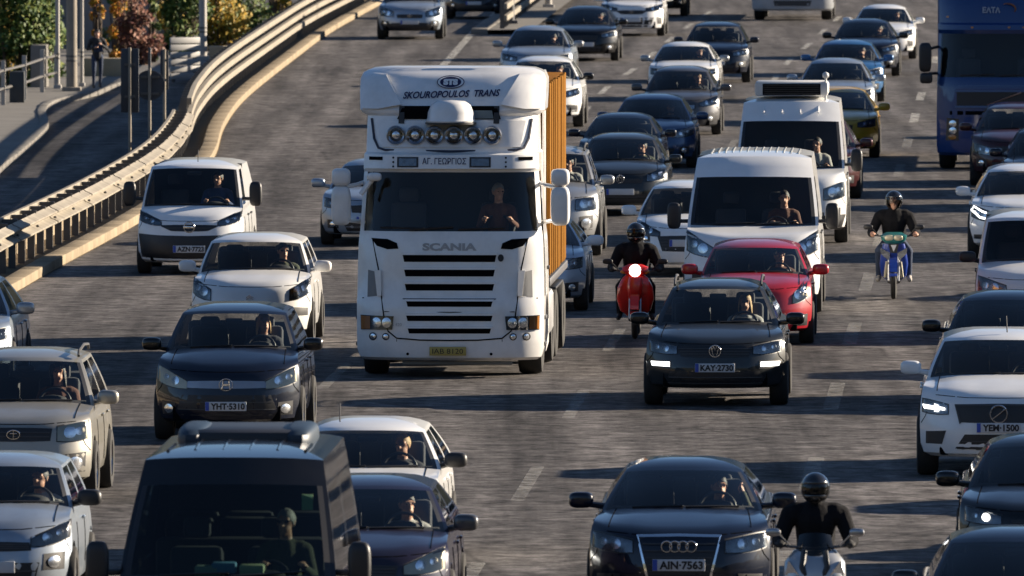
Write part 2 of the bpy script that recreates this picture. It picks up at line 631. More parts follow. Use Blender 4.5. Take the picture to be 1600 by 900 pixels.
    for sgn in (1, -1):
        mir = sgn < 0
        xo = min(a[1], w * .975)
        topl = [(a[0], a[3]), (lerp(a[0], xo, .4), lerp(a[3], a[5], .38) + .008), (lerp(a[0], xo, .75), lerp(a[3], a[5], .75) + .008), (xo, a[5])]
        botl = [(a[0], a[2]), (lerp(a[0], xo, .35), lerp(a[2], a[4], .2) - .012), (lerp(a[0], xo, .75), lerp(a[2], a[4], .6) - .012), (xo, a[4])]
        hm = {'lens': 'hl_grey', 'dark': 'hl_dark', 'yellow': 'hl_yellow'}[S['hl_mat']]
        mm = {'hl_grey': mat('hl_grey', (.17, .18, .19), .22, metal=.75, var=.6, scale=22), 'hl_dark': mat('hl_dark', (.07, .07, .075), .25, metal=.6, var=.5, scale=25),
              'hl_yellow': mat('hl_yellow', (.55, .50, .36), .3, metal=.2, var=.25, scale=18)}[hm]
        e_ = .012
        o = patch('headlight', sh, [(x - (e_ if k == 0 else -e_ * .5), z + e_) for k, (x, z) in enumerate(topl)], [(x - (e_ if k == 0 else -e_ * .5), z - e_) for k, (x, z) in enumerate(botl)], M_BLACK, root, off=.003, nx=10, nz=4, mirror=mir)
        patch('housing', sh, topl, botl, mm, o, off=.007, nx=10, nz=4, mirror=mir)
        cx, cz = lerp(a[0], xo, .42), (lerp(a[2], a[4], .35) + lerp(a[3], a[5], .42)) / 2
        rr = max(.03, min(.085, (lerp(a[3], a[5], .42) - lerp(a[2], a[4], .35)) * .40))
        lit = S['lit']
        on = lit == 'both' or (lit == 'l' and sgn < 0) or (lit == 'r' and sgn > 0)
        disc_patch('reflector', sh, sgn * cx, cz, rr, rr, M_LAMP if on else M_REFL, o, off=.012, n=14, dome=.006)
        cx2 = lerp(a[0], xo, .74); cz2 = (lerp(a[2], a[4], .72) + lerp(a[3], a[5], .74)) / 2
        disc_patch('reflector', sh, sgn * cx2, cz2, rr * .72, rr * .72, M_REFL, o, off=.012, n=12, dome=.004)
        patch('lens_cover', sh, topl, botl, M_LENS, o, off=.022, nx=10, nz=4, mirror=mir, depth=.0)
        if S['lit'] == 'drl':
            patch('day_running_light', sh, [(a[0] + .02, a[2] + .035), (xo - .02, a[4] + .035)], [(a[0] + .02, a[2] + .005), (xo - .02, a[4] + .005)], M_DRL, o, off=.026, nx=8, nz=1, mirror=mir)
    if S['gr']:
        g = S['gr']
        gm = S['gr_mat'] or M_BLACK
        go = patch('grille', sh, [(-g[0], g[3]), (-g[0] * .5, g[3] + .008), (0, g[3] + .01), (g[0] * .5, g[3] + .008), (g[0], g[3])], [(-g[1], g[2]), (-g[1] * .5, g[2] - .006), (0, g[2] - .008), (g[1] * .5, g[2] - .006), (g[1], g[2])], gm, root, off=.005, nx=12, nz=3)
        for b in range(S['gr_bars']):
            t = (b + 1) / (S['gr_bars'] + 1)
            hw = lerp(g[1], g[0], t) - .02
            z = lerp(g[2], g[3], t)
            patch('grille_bar', sh, [(-hw, z + .007), (0, z + .011), (hw, z + .007)], [(-hw, z - .005), (0, z - .001), (hw, z - .005)], M_CHROME if S['chrome'] else M_TRIM, go, off=.014, nx=10, nz=1)
        if S.get('gr_frame'):
            fm = S['gr_frame']
            e = .022
            for (t0, t1) in (([(-g[0] - e, g[3] + e), (0, g[3] + e + .01), (g[0] + e, g[3] + e)], [(-g[0], g[3]), (0, g[3] + .008), (g[0], g[3])]),
                             ([(-g[0] - e, g[3] + e), (-g[0], g[3])], [(-g[1] - e, g[2] - e), (-g[1], g[2])]),
                             ([(g[0], g[3]), (g[0] + e, g[3] + e)], [(g[1], g[2]), (g[1] + e, g[2] - e)])):
                patch('grille_frame', sh, t0, t1, fm, go, off=.012, nx=8, nz=4)
    if S['lg']:
        g = S['lg']
        lo = patch('lower_intake', sh, [(-g[0], g[3]), (g[0], g[3])], [(-g[1], g[2]), (g[1], g[2])], M_BLACK, root, off=.004, nx=12, nz=3)
        for t in (.3, .65):
            hw = lerp(g[1], g[0], t) - .02; z = lerp(g[2], g[3], t)
            patch('intake_bar', sh, [(-hw, z + .006), (hw, z + .006)], [(-hw, z - .006), (hw, z - .006)], M_TRIM, lo, off=.012, nx=10, nz=1)
    if S['bumper_black']:
        zt_ = S['bumper_black']
        patch('bumper', sh, [(-w * .99, zt_), (-w * .6, zt_ - .02), (0, zt_ - .03), (w * .6, zt_ - .02), (w * .99, zt_)], [(-w * .91, zb + .005), (w * .91, zb + .005)], M_BLACK, root, off=.010, nx=24, nz=6)
    if S['fog']:
        fx, fz, fw, fh = S['fog']
        for sgn in (1, -1):
            if S['fog_kind'] == 'round':
                o = patch('fog_light', sh, [(fx - fw * 1.1, fz + fh * 1.2), (fx + fw * 1.1, fz + fh * 1.4)], [(fx - fw * 1.2, fz - fh * 1.1), (fx + fw, fz - fh * 1.1)], M_BLACK, root, off=.005 if not S['bumper_black'] else .02, nx=4, nz=3, mirror=sgn < 0)
                disc_patch('reflector', sh, sgn * fx, fz, min(fw, fh) * .85, min(fw, fh) * .85, M_REFL, o, off=.014 if not S['bumper_black'] else .03, n=14, dome=.012)
            elif S['fog_kind'] == 'drl':
                o = patch('fog_light', sh, [(fx - fw * 1.15, fz + fh * 1.5), (fx + fw * 1.15, fz + fh * 1.5)], [(fx - fw * 1.15, fz - fh * 1.8), (fx + fw, fz - fh * 1.5)], M_BLACK, root, off=.005, nx=6, nz=3, mirror=sgn < 0)
                patch('lit_lamp', sh, [(fx - fw, fz + fh), (fx + fw, fz + fh)], [(fx - fw, fz - fh * .9), (fx + fw * .9, fz - fh * .7)], M_DRL, o, off=.016, nx=6, nz=2, mirror=sgn < 0)
            elif S['fog_kind'] == 'slot':
                patch('side_intake', sh, [(fx - fw, fz + fh), (fx + fw, fz + fh * .8)], [(fx - fw * .6, fz - fh), (fx + fw, fz - fh)], M_BLACK, root, off=.005, nx=6, nz=3, mirror=sgn < 0)
    if S['plate']:
        z = S['plate']; pw = S['plate_w'] / 2
        off = .03
        y = sh.front(0, z) - off
        po = MB(); po.cbox((0, y + .01, z), (pw * 2, .02, .115), .004)
        po = po.build('number_plate', M_PLATE, root)
        pb = MB(); pb.box((-pw + .025, y - .0025, z), (.045, .004, .108)); pb.build('plate_band', M_PBLUE, po)
        if S['plate_txt']:
            text_on('plate_lettering', sh, S['plate_txt'], .025, z, .105, M_INK, po, off=.004, width=pw * 2 - .09, flat_y=y, bold=.004)
    em = S['emblem']
    if em:
        kind, ez, er = em
        y = sh.front(0, ez) - .018
        b = MB()
        if kind in ('ring', 'ring_v', 'ring_bar', 'ring_w'):
            ringv = [(er * math.cos(2 * PI * k / 22), y, ez + er * math.sin(2 * PI * k / 22)) for k in range(23)]
            b.tube(ringv, er * .12, 6, caps=False)
            if kind == 'ring_bar':
                b.cbox((0, y, ez), (er * 2.3, .014, er * .42), .004)
            if kind == 'ring_w':
                b.tube([(-er * .62, y, ez + er * .6), (-er * .3, y, ez - er * .75), (0, y, ez - er * .02), (er * .3, y, ez - er * .75), (er * .62, y, ez + er * .6)], er * .085, 6)
                b.tube([(-er * .34, y, ez + er * .85), (0, y, ez + er * .16), (er * .34, y, ez + er * .85)], er * .085, 6)
            if kind == 'ring_v':
                b.tube([(-er * .7, y, ez - er * .55), (er * .7, y, ez + er * .55)], er * .12, 6)
        elif kind == 'h':
            b.tube([(-er * .65, y, ez - er * .7), (-er * .5, y, ez + er * .7)], er * .17, 6)
            b.tube([(er * .65, y, ez - er * .7), (er * .5, y, ez + er * .7)], er * .17, 6)
            b.box((0, y, ez), (er * 1.1, .014, er * .3))
            rr = [(er * 1.15 * math.cos(2 * PI * k / 22), y, ez + er * 1.0 * math.sin(2 * PI * k / 22)) for k in range(23)]
            b.tube(rr, er * .06, 6, caps=False)
        elif kind == 'rings4':
            for q in (-1.5, -.5, .5, 1.5):
                rr = [(q * er * 1.55 + er * math.cos(2 * PI * k / 20), y, ez + er * math.sin(2 * PI * k / 20)) for k in range(21)]
                b.tube(rr, er * .16, 6, caps=False)
        elif kind == 'oval':
            rr = [(er * 1.5 * math.cos(2 * PI * k / 22), y, ez + er * math.sin(2 * PI * k / 22)) for k in range(23)]
            b.tube(rr, er * .16, 6, caps=False)
            b.tube([(-er * .8, y, ez + er * .25), (er * .8, y, ez + er * .25)], er * .12, 6)
            b.tube([(0, y, ez + er * .9), (0, y, ez - er * .9)], er * .12, 6)
        elif kind == 'chevron':
            b.tube([(-er, y, ez - er * .6), (0, y, ez + er * .1), (er, y, ez - er * .6)], er * .14, 6)
            b.tube([(-er, y, ez), (0, y, ez + er * .7), (er, y, ez)], er * .14, 6)
        b.build('emblem', M_CHROME, root)
    # bonnet seam
    if S['seam']:
        zz = ze - .012
        hw = w * .80
        patch('bonnet_seam', sh, [(-hw, zz + .030), (-hw * .5, zz + .004), (0, zz), (hw * .5, zz + .004), (hw, zz + .030)], [(-hw, zz + .022), (-hw * .5, zz - .004), (0, zz - .008), (hw * .5, zz - .004), (hw, zz + .022)], M_DARK, root, off=.003, nx=16, nz=1, depth=.01)
    if not S['van']:
        for j in (4, NFX - 5):
            ln = [sh.R[i][j] + Vector((0, 0, .003)) for i in range(8, nbody)]
            b = MB(); b.tube(ln, .005, 4); b.build('bonnet_seam', M_DARK, root)
    for sgn in (1, -1):
        xo = min(S['hl'][1], w * .975); z0 = S['hl'][4] - .01
        ln = [(sgn * x, sh.front(x, z) - .003, z) for x, z in ((xo * .94, z0), (xo * .97, z0 - .06), (w * .985, z0 - .13))]
        b = MB(); b.tube(ln, .005, 4); b.build('bumper_seam', M_DARK, root)
    # side details: door seams, handles
    for sgn in (1, -1):
        for yy in (S['cowl_y'] + .42, S['cowl_y'] + 1.42, S['cowl_y'] + 2.2):
            if yy > L - .9: continue
            xs = []
            for zz in [lerp(.34, belt - .1, q / 6) for q in range(6)]:
                dz = (belt - .1 - .34) / 6
                xs.append((sgn * (sh.side(yy, zz + dz / 2) + .001), yy, zz + dz / 2))
            b = MB(); b.tube(xs, .006, 4)
            b.build('door_seam', M_DARK, root)
        for yy in (S['cowl_y'] + 1.28, S['cowl_y'] + 2.06):
            if yy > L - 1.0: continue
            b = MB(); zz = belt - .14
            b.cbox((sgn * (sh.side(yy, zz) + .018), yy, zz), (.03, .19, .032), .012)
            b.build('door_handle', pnt if not S['van'] else M_BLACK, root)
    # mirrors
    mc = S['mirror_col'] or pnt
    mz = S['mirror_z'] or belt + .10
    for sgn in (1, -1):
        b = MB()
        yy = S['cowl_y'] + S['ccf'] + .10
        xb = lerp(S['wb'], S['wr'], .1)
        if S['mirror_big']:
            b.sphere((sgn * (w + .17), yy, mz + .06), (.105, .075, .20), 16, 10, .55)
            b.tube([(sgn * xb * .98, yy + .05, mz - .02), (sgn * (w + .10), yy, mz - .02)], .03, 6)
        else:
            b.sphere((sgn * (w + .115), yy, mz), (.125, .075, .082), 16, 10, .62)
            b.tube([(sgn * xb * .98, yy + .06, mz - .07), (sgn * (w + .06), yy + .01, mz - .04)], [.035, .028], 6)
        o = b.build('door_mirror', mc, root)
        g = MB(); g.sphere((sgn * (w + (.17 if S['mirror_big'] else .115)), yy + .066, mz + (.06 if S['mirror_big'] else 0)), (.085, .014, .16 if S['mirror_big'] else .06), 12, 6, .5)
        g.build('mirror_glass', M_CHROME, o)
    # wipers
    if S['wiper']:
        def ws(u, v):
            P = sh.R[nbody - 1].copy(); Q = sh.R[cab_end - 1]
            a = u
            i = 0
            while i < NFX - 2 and FX[i + 1] < a: i += 1
            k = (a - FX[i]) / (FX[i + 1] - FX[i])
            lo = P[i].lerp(P[i + 1], k); hi = Q[i].lerp(Q[i + 1], k)
            p = lo.lerp(hi, v); p.y -= .05 * math.sin(PI * v) + .02
            return p
        for (u0, u1, v1) in ((-.62, .02, .055), (.05, .72, .065)):
            b = MB(); b.tube([ws(u0, .03), ws((u0 + u1) / 2, .045), ws(u1, v1)], .010, 5)
            b.build('wiper', M_BLACK, root)
    if S['rails']:
        for sgn in (1, -1):
            b = MB(); y0, y1 = S['roof_y1'] + .22, S['roof_y2'] - .12
            x = sgn * (S['wr'] - .03)
            b.tube([(x, y0 - .08, h - .06), (x, y0, h - .005), (x, (y0 + y1) / 2, h + .035), (x, y1, h + .005), (x, y1 + .08, h - .05)], .018, 6)
            b.build('roof_rail', M_TRIM if S['rails'] == 'd' else M_RIM, root)
    if S['antenna']:
        b = MB(); ax = S['antenna']
        b.tube([(ax, S['roof_y1'] + .15, h - .02), (ax - .01, S['roof_y1'] + .35, h + .16)], .008, 5)
        b.build('antenna', M_BLACK, root)
    # interior
    if S['interior']:
        cy, cz = S['cowl_y'], S['cowl_z']
        b = MB(); b.cbox((0, cy + .50, cz - .16), (S['wb'] * 1.86, .50, .28), .06)
        b.sphere((.34, cy + .55, cz - .01), (.17, .12, .06), 12, 6)
        b.build('dashboard', M_CABIN, root)
        b = MB(); c = Vector((.34, cy + .86, cz - .06))
        rr = []
        for k in range(19):
            t = 2 * PI * k / 18
            rr.append(c + Vector((.18 * math.cos(t), .07 * math.sin(t), .165 * math.sin(t))))
        b.tube(rr, .017, 6, caps=False)
        b.tube([c + Vector((-.17, 0, 0)), c + Vector((0, -.04, -.01)), c + Vector((.17, 0, 0))], .018, 5)
        b.tube([c + Vector((0, -.04, -.02)), c + Vector((0, -.3, -.12))], .025, 6)
        b.build('steering_wheel', M_BLACK, root)
        seat_h = min(h - .22, cz + .42)
        for x in (-.35, .35):
            b = MB()
            rot = Matrix.Rotation(-.2, 3, 'X')
            b.cbox((x, cy + 1.42, cz - .12), (.48, .16, .66), .06, rot)
            b.cbox((x, cy + 1.18, cz - .42), (.50, .52, .16), .05)
            o = b.build('seat', M_SEAT, root)
            b = MB(); b.cbox((x, cy + 1.50, seat_h - .05), (.25, .10, .19), .05, rot); b.build('headrest', M_SEAT, o)
        if not S['van'] and L > 3.5:
            b = MB(); b.cbox((0, cy + 2.25, cz - .10), (S['wb'] * 1.6, .2, .68), .06); b.build('rear_seat', M_SEAT, root)
        b = MB(); b.cbox((0, lerp(cy, S['roof_y1'], .86) + .12, h - .20), (.22, .05, .065), .02); b.build('rear_view_mirror', M_BLACK, root)
        if S['van']:
            b = MB(); b.box((0, cy + 1.75, (h + .4) / 2), (S['wb'] * 1.75, .04, h - .55)); b.build('bulkhead', M_CABIN, root)
    return root, sh, S

# ------------------------------------------------------------------ the setting: ground, roads, kerb
def asphalt(name, base, warm=0.0, rough=0.78):
    m, n, l, b = new_mat(name)
    tc = n.new('ShaderNodeTexCoord')
    def noise(scale, detail, rg=.55, vec=None, st=None):
        q = n.new('ShaderNodeTexNoise'); q.inputs['Scale'].default_value = scale; q.inputs['Detail'].default_value = detail; q.inputs['Roughness'].default_value = rg
        if st:
            mp = n.new('ShaderNodeMapping'); mp.inputs['Scale'].default_value = st; mp.inputs['Rotation'].default_value = (0, 0, math.radians(3.9))
            l.new(tc.outputs['Object'], mp.inputs['Vector']); l.new(mp.outputs[0], q.inputs['Vector'])
        else:
            l.new(tc.outputs['Object'], q.inputs['Vector'])
        return q
    mid = noise(2.4, 7, .72)                       # worn patches
    fine = noise(9.0, 8, .8)                       # stones and patches
    big = noise(.22, 5, .6)                        # broad tone
    track = noise(1.0, 5, .6, st=(1.1, .035, 1))   # wheel tracks along the lanes
    cross = noise(1.0, 6, .7, st=(.10, 1.4, 1))    # paving joints and seams across the lanes
    def rng(src, a, c, lo, hi):
        r = n.new('ShaderNodeMapRange'); r.inputs['From Min'].default_value = a; r.inputs['From Max'].default_value = c
        r.inputs['To Min'].default_value = lo; r.inputs['To Max'].default_value = hi
        l.new(src, r.inputs['Value']); return r.outputs['Result']
    def mul(a, c):
        q = n.new('ShaderNodeMath'); q.operation = 'MULTIPLY'
        l.new(a, q.inputs[0]); l.new(c, q.inputs[1]); return q.outputs[0]
    f = mul(mul(rng(fine.outputs['Fac'], .25, .75, .52, 1.5), rng(big.outputs['Fac'], .3, .7, .82, 1.18)), mul(rng(track.outputs['Fac'], .34, .66, .58, 1.55), rng(cross.outputs['Fac'], .36, .64, .80, 1.18)))
    f = mul(f, rng(mid.outputs['Fac'], .36, .64, .34, 1.66))
    vo = n.new('ShaderNodeTexVoronoi'); vo.feature = 'DISTANCE_TO_EDGE'; vo.inputs['Scale'].default_value = .24
    nz = noise(1.2, 4)
    mxv = n.new('ShaderNodeMix'); mxv.data_type = 'RGBA'; mxv.inputs[0].default_value = .12
    l.new(tc.outputs['Object'], mxv.inputs[6]); l.new(nz.outputs['Color'], mxv.inputs[7]); l.new(mxv.outputs[2], vo.inputs['Vector'])
    crack = rng(vo.outputs['Distance'], .0, .012, .62, 1.0)
    f = mul(f, crack)
    cm = n.new('ShaderNodeMix'); cm.data_type = 'RGBA'; cm.blend_type = 'MULTIPLY'; cm.inputs[0].default_value = 1
    cm.inputs[6].default_value = (base * (1.05 + warm), base * (.99 + warm * .3), base * (.97 - warm * .3), 1)
    l.new(f, cm.inputs[7]); l.new(cm.outputs[2], b.inputs['Base Color'])
    b.inputs['Roughness'].default_value = rough
    b.inputs['Specular IOR Level'].default_value = .08
    bp = n.new('ShaderNodeBump'); bp.inputs['Strength'].default_value = .8; bp.inputs['Distance'].default_value = .03
    fb = noise(5.0, 9, .8)
    l.new(fb.outputs['Fac'], bp.inputs['Height']); l.new(bp.outputs['Normal'], b.inputs['Normal'])
    return m

M_ROAD = asphalt('road_asphalt', .086, .03)
M_SIDE = asphalt('service_asphalt', .075, .0)
M_EARTH = mat('verge_earth', (.15, .115, .075), .95, spec=.03, var=.5, scale=1.3, bump=.8, bscale=9)
M_CONC = mat('concrete', (.27, .22, .155), .9, spec=.05, var=.45, scale=1.7, bump=.4, bscale=30)
M_CONC_P = mat('pale_concrete', (.20, .19, .175), .9, spec=.05, var=.25, scale=1.2, bump=.3, bscale=20)
M_GALV = mat('galvanised', (.27, .24, .195), .7, spec=.15, metal=.1, var=.5, scale=2.2, bump=.15, bscale=12)
M_GALV_D = mat('weathered_steel', (.10, .095, .09), .6, metal=.3, var=.3, scale=4)
M_POLE = mat('grey_pole', (.36, .34, .31), .6, var=.15, scale=3)

def smooth_line(pts, n=10):
    """Catmull-Rom through points"""
    P = [Vector(p) for p in pts]
    P = [P[0] * 2 - P[1]] + P + [P[-1] * 2 - P[-2]]
    out = []
    for i in range(1, len(P) - 2):
        for k in range(n):
            t = k / n
            a, b, c, d = P[i - 1], P[i], P[i + 1], P[i + 2]
            out.append(.5 * ((2 * b) + (c - a) * t + (2 * a - 5 * b + 4 * c - d) * t * t + (3 * b - a - 3 * c + d) * t ** 3))
    out.append(P[-2])
    return out

def resample(line, step):
    out = [line[0].copy()]
    acc = 0.0
    for a, b in zip(line, line[1:]):
        seg = (b - a).length
        while acc + seg >= step:
            t = (step - acc) / seg
            a = a.lerp(b, t)
            out.append(a.copy())
            seg = (b - a).length
            acc = 0.0
        acc += seg
    return out

def strip(name, left, right, z, material, parent=None):
    n = min(len(left), len(right))
    vs = []
    for i in range(n):
        vs += [(left[i].x, left[i].y, z), (right[i].x, right[i].y, z)]
    fs = [(2 * i, 2 * i + 1, 2 * i + 3, 2 * i + 2) for i in range(n - 1)]
    return mk(name, vs, fs, material, parent, smooth=False)

def unseen_hills():  # ring out of view, added to cut bright horizon glow in reflections
    n = 160; vs = []; fs = []
    rnd = random.Random(5)
    ph = [rnd.uniform(0, 6.28) for _ in range(6)]
    for i in range(n):
        a = 2 * PI * i / n
        h = 165 + 45 * math.sin(2 * a + ph[0]) + 28 * math.sin(5 * a + ph[1]) + 16 * math.sin(11 * a + ph[2]) + 8 * math.sin(23 * a + ph[3])
        for r, z in ((980, -.7), (1080, h * .25), (1230, h * .72), (1370, h), (1480, h * .5)):
            vs.append((r * math.cos(a), 500 + r * math.sin(a), z + rnd.uniform(-6, 6) * (z > 0)))
    for i in range(n):
        j = (i + 1) % n
        for k in range(4):
            fs.append((i * 5 + k, i * 5 + k + 1, j * 5 + k + 1, j * 5 + k))
    return mk('unseen_hills', vs, fs, mat('hill_scrub', (.075, .08, .05), .95, var=.5, scale=.01))
tag(unseen_hills(), kind='structure')
ZL = -.60
def GL(px, py):
    return G(px, py, ZL)
ground = mk('ground', [(-1500, -200, -.66), (1500, -200, -.66), (1500, 2800, -.66), (-1500, 2800, -.66)], [(0, 1, 2, 3)], M_EARTH, smooth=False)
tag(ground, kind='structure')

KERB = smooth_line([G(*p) for p in [(-900, 1300), (-520, 800), (-180, 570), (20, 460), (75, 428), (213, 352), (300, 292), (336, 245), (352, 198), (390, 150), (475, 82), (512, 55), (558, 28), (640, -15), (760, -70), (900, -120)]], 12)
KERB = resample(KERB, 1.0)
def offset(line, d):
    out = []
    for i, p in enumerate(line):
        t = (line[min(i + 1, len(line) - 1)] - line[max(i - 1, 0)]).normalized()
        out.append(Vector((p.x - t.y * d, p.y + t.x * d, p.z)))
    return out
road_right = [Vector((60, p.y, 0)) for p in KERB]
road = strip('road', KERB, road_right, 0.0, M_ROAD)
tag(road, kind='structure')
verge = strip('verge', offset(KERB, 1.35), offset(KERB, -.02), .012, M_EARTH)
tag(verge, kind='structure')
SRV_R = offset(KERB, 1.25)
srv = strip('service_road', [Vector((-26.0, p.y, 0)) for p in SRV_R], SRV_R, ZL, M_SIDE)
tag(srv, kind='structure')

_v = []
for p in SRV_R:
    _v += [(p.x + .12, p.y, ZL - .03), (p.x + .12, p.y, .22), (p.x - .0, p.y, ZL - .03), (p.x - .0, p.y, .22)]
_f = []
for i in range(len(SRV_R) - 1):
    a = 4 * i
    _f += [(a, a + 1, a + 5, a + 4), (a + 2, a + 6, a + 7, a + 3), (a + 1, a + 3, a + 7, a + 5)]
tag(mk('retaining_wall', _v, _f, M_CONC, smooth=False), 'low concrete retaining wall under the crash barrier beside the service road', 'wall')
kerb = empty('kerb', KERB[0]); tag(kerb, kind='structure')
def kerb_stone(a, b, parent, hgt=.17, wid=.32, m=None):
    d = (b - a); n = Vector((-d.y, d.x, 0)).normalized()
    mbk = MB()
    c = (a + b) / 2 + n * wid / 2
    ang = math.atan2(d.y, d.x)
    mbk.cbox((c.x, c.y, a.z + hgt / 2 - .03 + random.uniform(-.006, .006)), (d.length - .025, wid, hgt + .06), .02, Matrix.Rotation(ang, 3, 'Z'))
    o = mbk.build('kerb_stone', m or M_CONC, None)
    o.parent = parent
    o.matrix_parent_inverse = Matrix.Translation(-Vector(parent.location))
    return o
for i in range(0, len(KERB) - 3, 3):
    if KERB[i].y > 460: break
    kerb_stone(KERB[i], KERB[i + 3], kerb)

# lane paint
def worn_paint(nm, mx_):
    m, n, l, b = new_mat(nm)
    out = n['Material Output']
    b.inputs['Base Color'].default_value = (.55, .53, .48, 1); b.inputs['Roughness'].default_value = .7
    tr = n.new('ShaderNodeBsdfTransparent'); mx = n.new('ShaderNodeMixShader')
    tc = n.new('ShaderNodeTexCoord'); nz = n.new('ShaderNodeTexNoise'); nz.inputs['Scale'].default_value = 5; nz.inputs['Detail'].default_value = 6
    l.new(tc.outputs['Object'], nz.inputs['Vector'])
    mr = n.new('ShaderNodeMapRange'); mr.inputs['From Min'].default_value = .35; mr.inputs['From Max'].default_value = .62; mr.inputs['To Max'].default_value = mx_
    l.new(nz.outputs['Fac'], mr.inputs['Value']); l.new(mr.outputs[0], mx.inputs[0]); l.new(tr.outputs[0], mx.inputs[1]); l.new(b.outputs[0], mx.inputs[2])
    l.new(mx.outputs[0], out.inputs['Surface'])
    return m
M_PAINT = worn_paint('worn_road_paint', .75); M_PAINT_N = worn_paint('faint_road_paint', .30)
def dashes(pts, phase=0.0, solid=False, width=.16, y_lo=0, y_hi=600):
    line = resample(smooth_line([G(*p) for p in pts], 14), .5)
    cyc, on = 36, 14
    i = int(phase * 2)
    while i + on < len(line):
        seg = line[i:i + on + 1] if not solid else line[i:i + cyc + 1]
        if y_lo < seg[0].y < y_hi:
            o = strip('lane_marking', offset(seg, width / 2), offset(seg, -width / 2), .005, M_PAINT if seg[0].y > 285 else M_PAINT_N, road)
        i += cyc
dashes([(360, 740), (526, 585), (740, 370), (938, 147), (990, 108), (1060, 52), (1130, 5)], 2)
dashes([(700, 960), (747, 880), (886, 655), (1080, 330), (1216, 116), (1267, 66), (1330, 10)], 1)
dashes([(1205, 960), (1222, 900), (1309, 600), (1424, 202), (1440, 147), (1475, 60), (1500, 5)], 3, width=.2)
dashes([(640, 158), (702, 92), (745, 45), (790, 10)], 0, solid=True, width=.22)
dashes([(1660, 700), (1700, 500), (1720, 200)], 0)

# ------------------------------------------------------------------ guard rail along the kerb
RAIL = offset(KERB, .62)
i_bend = min(range(len(KERB)), key=lambda i: (KERB[i] - G(336, 232)).length)
i_end = min(range(len(KERB)), key=lambda i: (KERB[i] - G(600, 5)).length)
def sweep(name, line, prof, material, parent):
    """profile (d across, z) swept along a line; parent at origin"""
    vs = []; n = len(prof)
    for i, p in enumerate(line):
        t = (line[min(i + 1, len(line) - 1)] - line[max(i - 1, 0)]).normalized()
        nx = Vector((-t.y, t.x, 0))
        for d, z in prof:
            vs.append(p + nx * d + Vector((0, 0, z)))
    fs = []
    for i in range(len(line) - 1):
        for k in range(n):
            a, b = i * n + k, i * n + (k + 1) % n
            fs.append((a, b, b + n, a + n))
    fs.append(tuple(range(n))); fs.append(tuple(range((len(line) - 1) * n, len(line) * n))[::-1])
    return mk(name, vs, fs, material, parent, angle=30)
gr_near = empty('guard_rail', (0, 0, 0), 0, 1, 'broad corrugated steel crash barrier on posts beside the white panel van', 'guard rail')
wave = []
for k in range(15):
    t = k / 14
    wave.append((-.075 * math.sin(t * PI * 4 - PI / 2) - .03, lerp(.42, .78, t)))
prof_w = [(a, b) for a, b in wave] + [(a + .012, b) for a, b in reversed(wave)]
near_line = RAIL[:i_bend + 1]
k = 0
while k < len(near_line) - 1:
    seg = near_line[k:k + 5]
    if len(seg) > 1:
        alt = (k // 4) % 2
        seg = [q + Vector((.016 * alt, 0, .006 * alt)) for q in seg]
        sweep('rail_beam', seg, prof_w, M_GALV, gr_near)
        for zz in (.50, .60, .70):
            b = MB(); q = seg[-1]; b.sphere((q.x + .06, q.y - .12, zz), (.03, .03, .022), 8, 6); b.build('bolt', M_GALV_D, gr_near)
    k += 4
back_line = offset(RAIL, .30)[:i_bend + 1]
prof_b = [(0, .74), (.0, .83), (.06, .83), (.06, .74)]
k = 0
while k < len(back_line) - 1:
    seg = back_line[k:k + 5]
    if len(seg) > 1: sweep('rear_rail', [s.copy() for s in seg], prof_b, M_GALV, gr_near)
    k += 4
for k in range(1, len(near_line), 2):
    if near_line[k].y < 150: continue
    b = MB(); p = near_line[k]
    b.box((p.x - .12, p.y, .40), (.12, .10, .84))
    b.build('post', M_GALV_D, gr_near)
    b = MB(); b.box((p.x - .16, p.y, .79), (.26, .12, .06)); b.build('spacer', M_GALV_D, gr_near)
gr_far = empty('guard_rail', (0, 0, 0), 0, 1, 'three-rail steel crash barrier following the bend of the kerb', 'guard rail')
far_line = RAIL[i_bend:i_end + 1]
for zc in (.40, .70, 1.0):
    prof_r = [(-.05, zc - .07), (-.05, zc + .07), (.05, zc + .07), (.05, zc - .07)]
    k = 0
    while k < len(far_line) - 1:
        seg = far_line[k:k + 7]
        if len(seg) > 1: sweep('rail', [s.copy() for s in seg], prof_r, M_GALV, gr_far)
        k += 6
for k in range(0, len(far_line), 2):
    b = MB(); p = far_line[k]
    b.box((p.x - .12, p.y, .52), (.14, .12, 1.1))
    b.build('post', M_GALV_D, gr_far)
bars = MB()
for k in range(0, len(far_line) - 1):
    for q in (0, .33, .66):
        p = far_line[k].lerp(far_line[k + 1], q)
        bars.box((p.x - .22, p.y, .45), (.03, .03, .9))
o = bars.build('infill_bars', M_GALV_D, gr_far); o['kind'] = 'stuff'

# rail of the traffic island at the top
isl = empty('guard_rail', (0, 0, 0), 0, 1, 'short grey barrier on the kerbed island behind the silver saloon', 'guard rail')
il = resample([G(790, 52), G(850, 5), G(960, -60)], 1.0)
for zc in (.45, .8):
    sweep('rail', [p.copy() for p in il], [(-.05, zc - .08), (-.05, zc + .08), (.05, zc + .08), (.05, zc - .08)], M_GALV, isl)
for k in range(0, len(il), 2):
    b = MB(); b.box((il[k].x - .1, il[k].y + .1, .5), (.14, .12, 1.0)); b.build('post', M_GALV_D, isl)
island_line = resample([G(762, 54), G(832, 6), G(945, -60)], 1.0)
isk = empty('island_kerb', island_line[0]); tag(isk, kind='structure')
for k in range(0, min(60, len(island_line) - 2), 2):
    kerb_stone(island_line[k] - Vector((0, 0, 0)), island_line[k + 2], isk, wid=.5, m=M_CONC_P)
isf = strip('island', [p + Vector((.0, 0, 0)) for p in island_line], [p + Vector((1.3, 0, 0)) for p in island_line], .14, M_CONC_P); tag(isf, kind='structure')

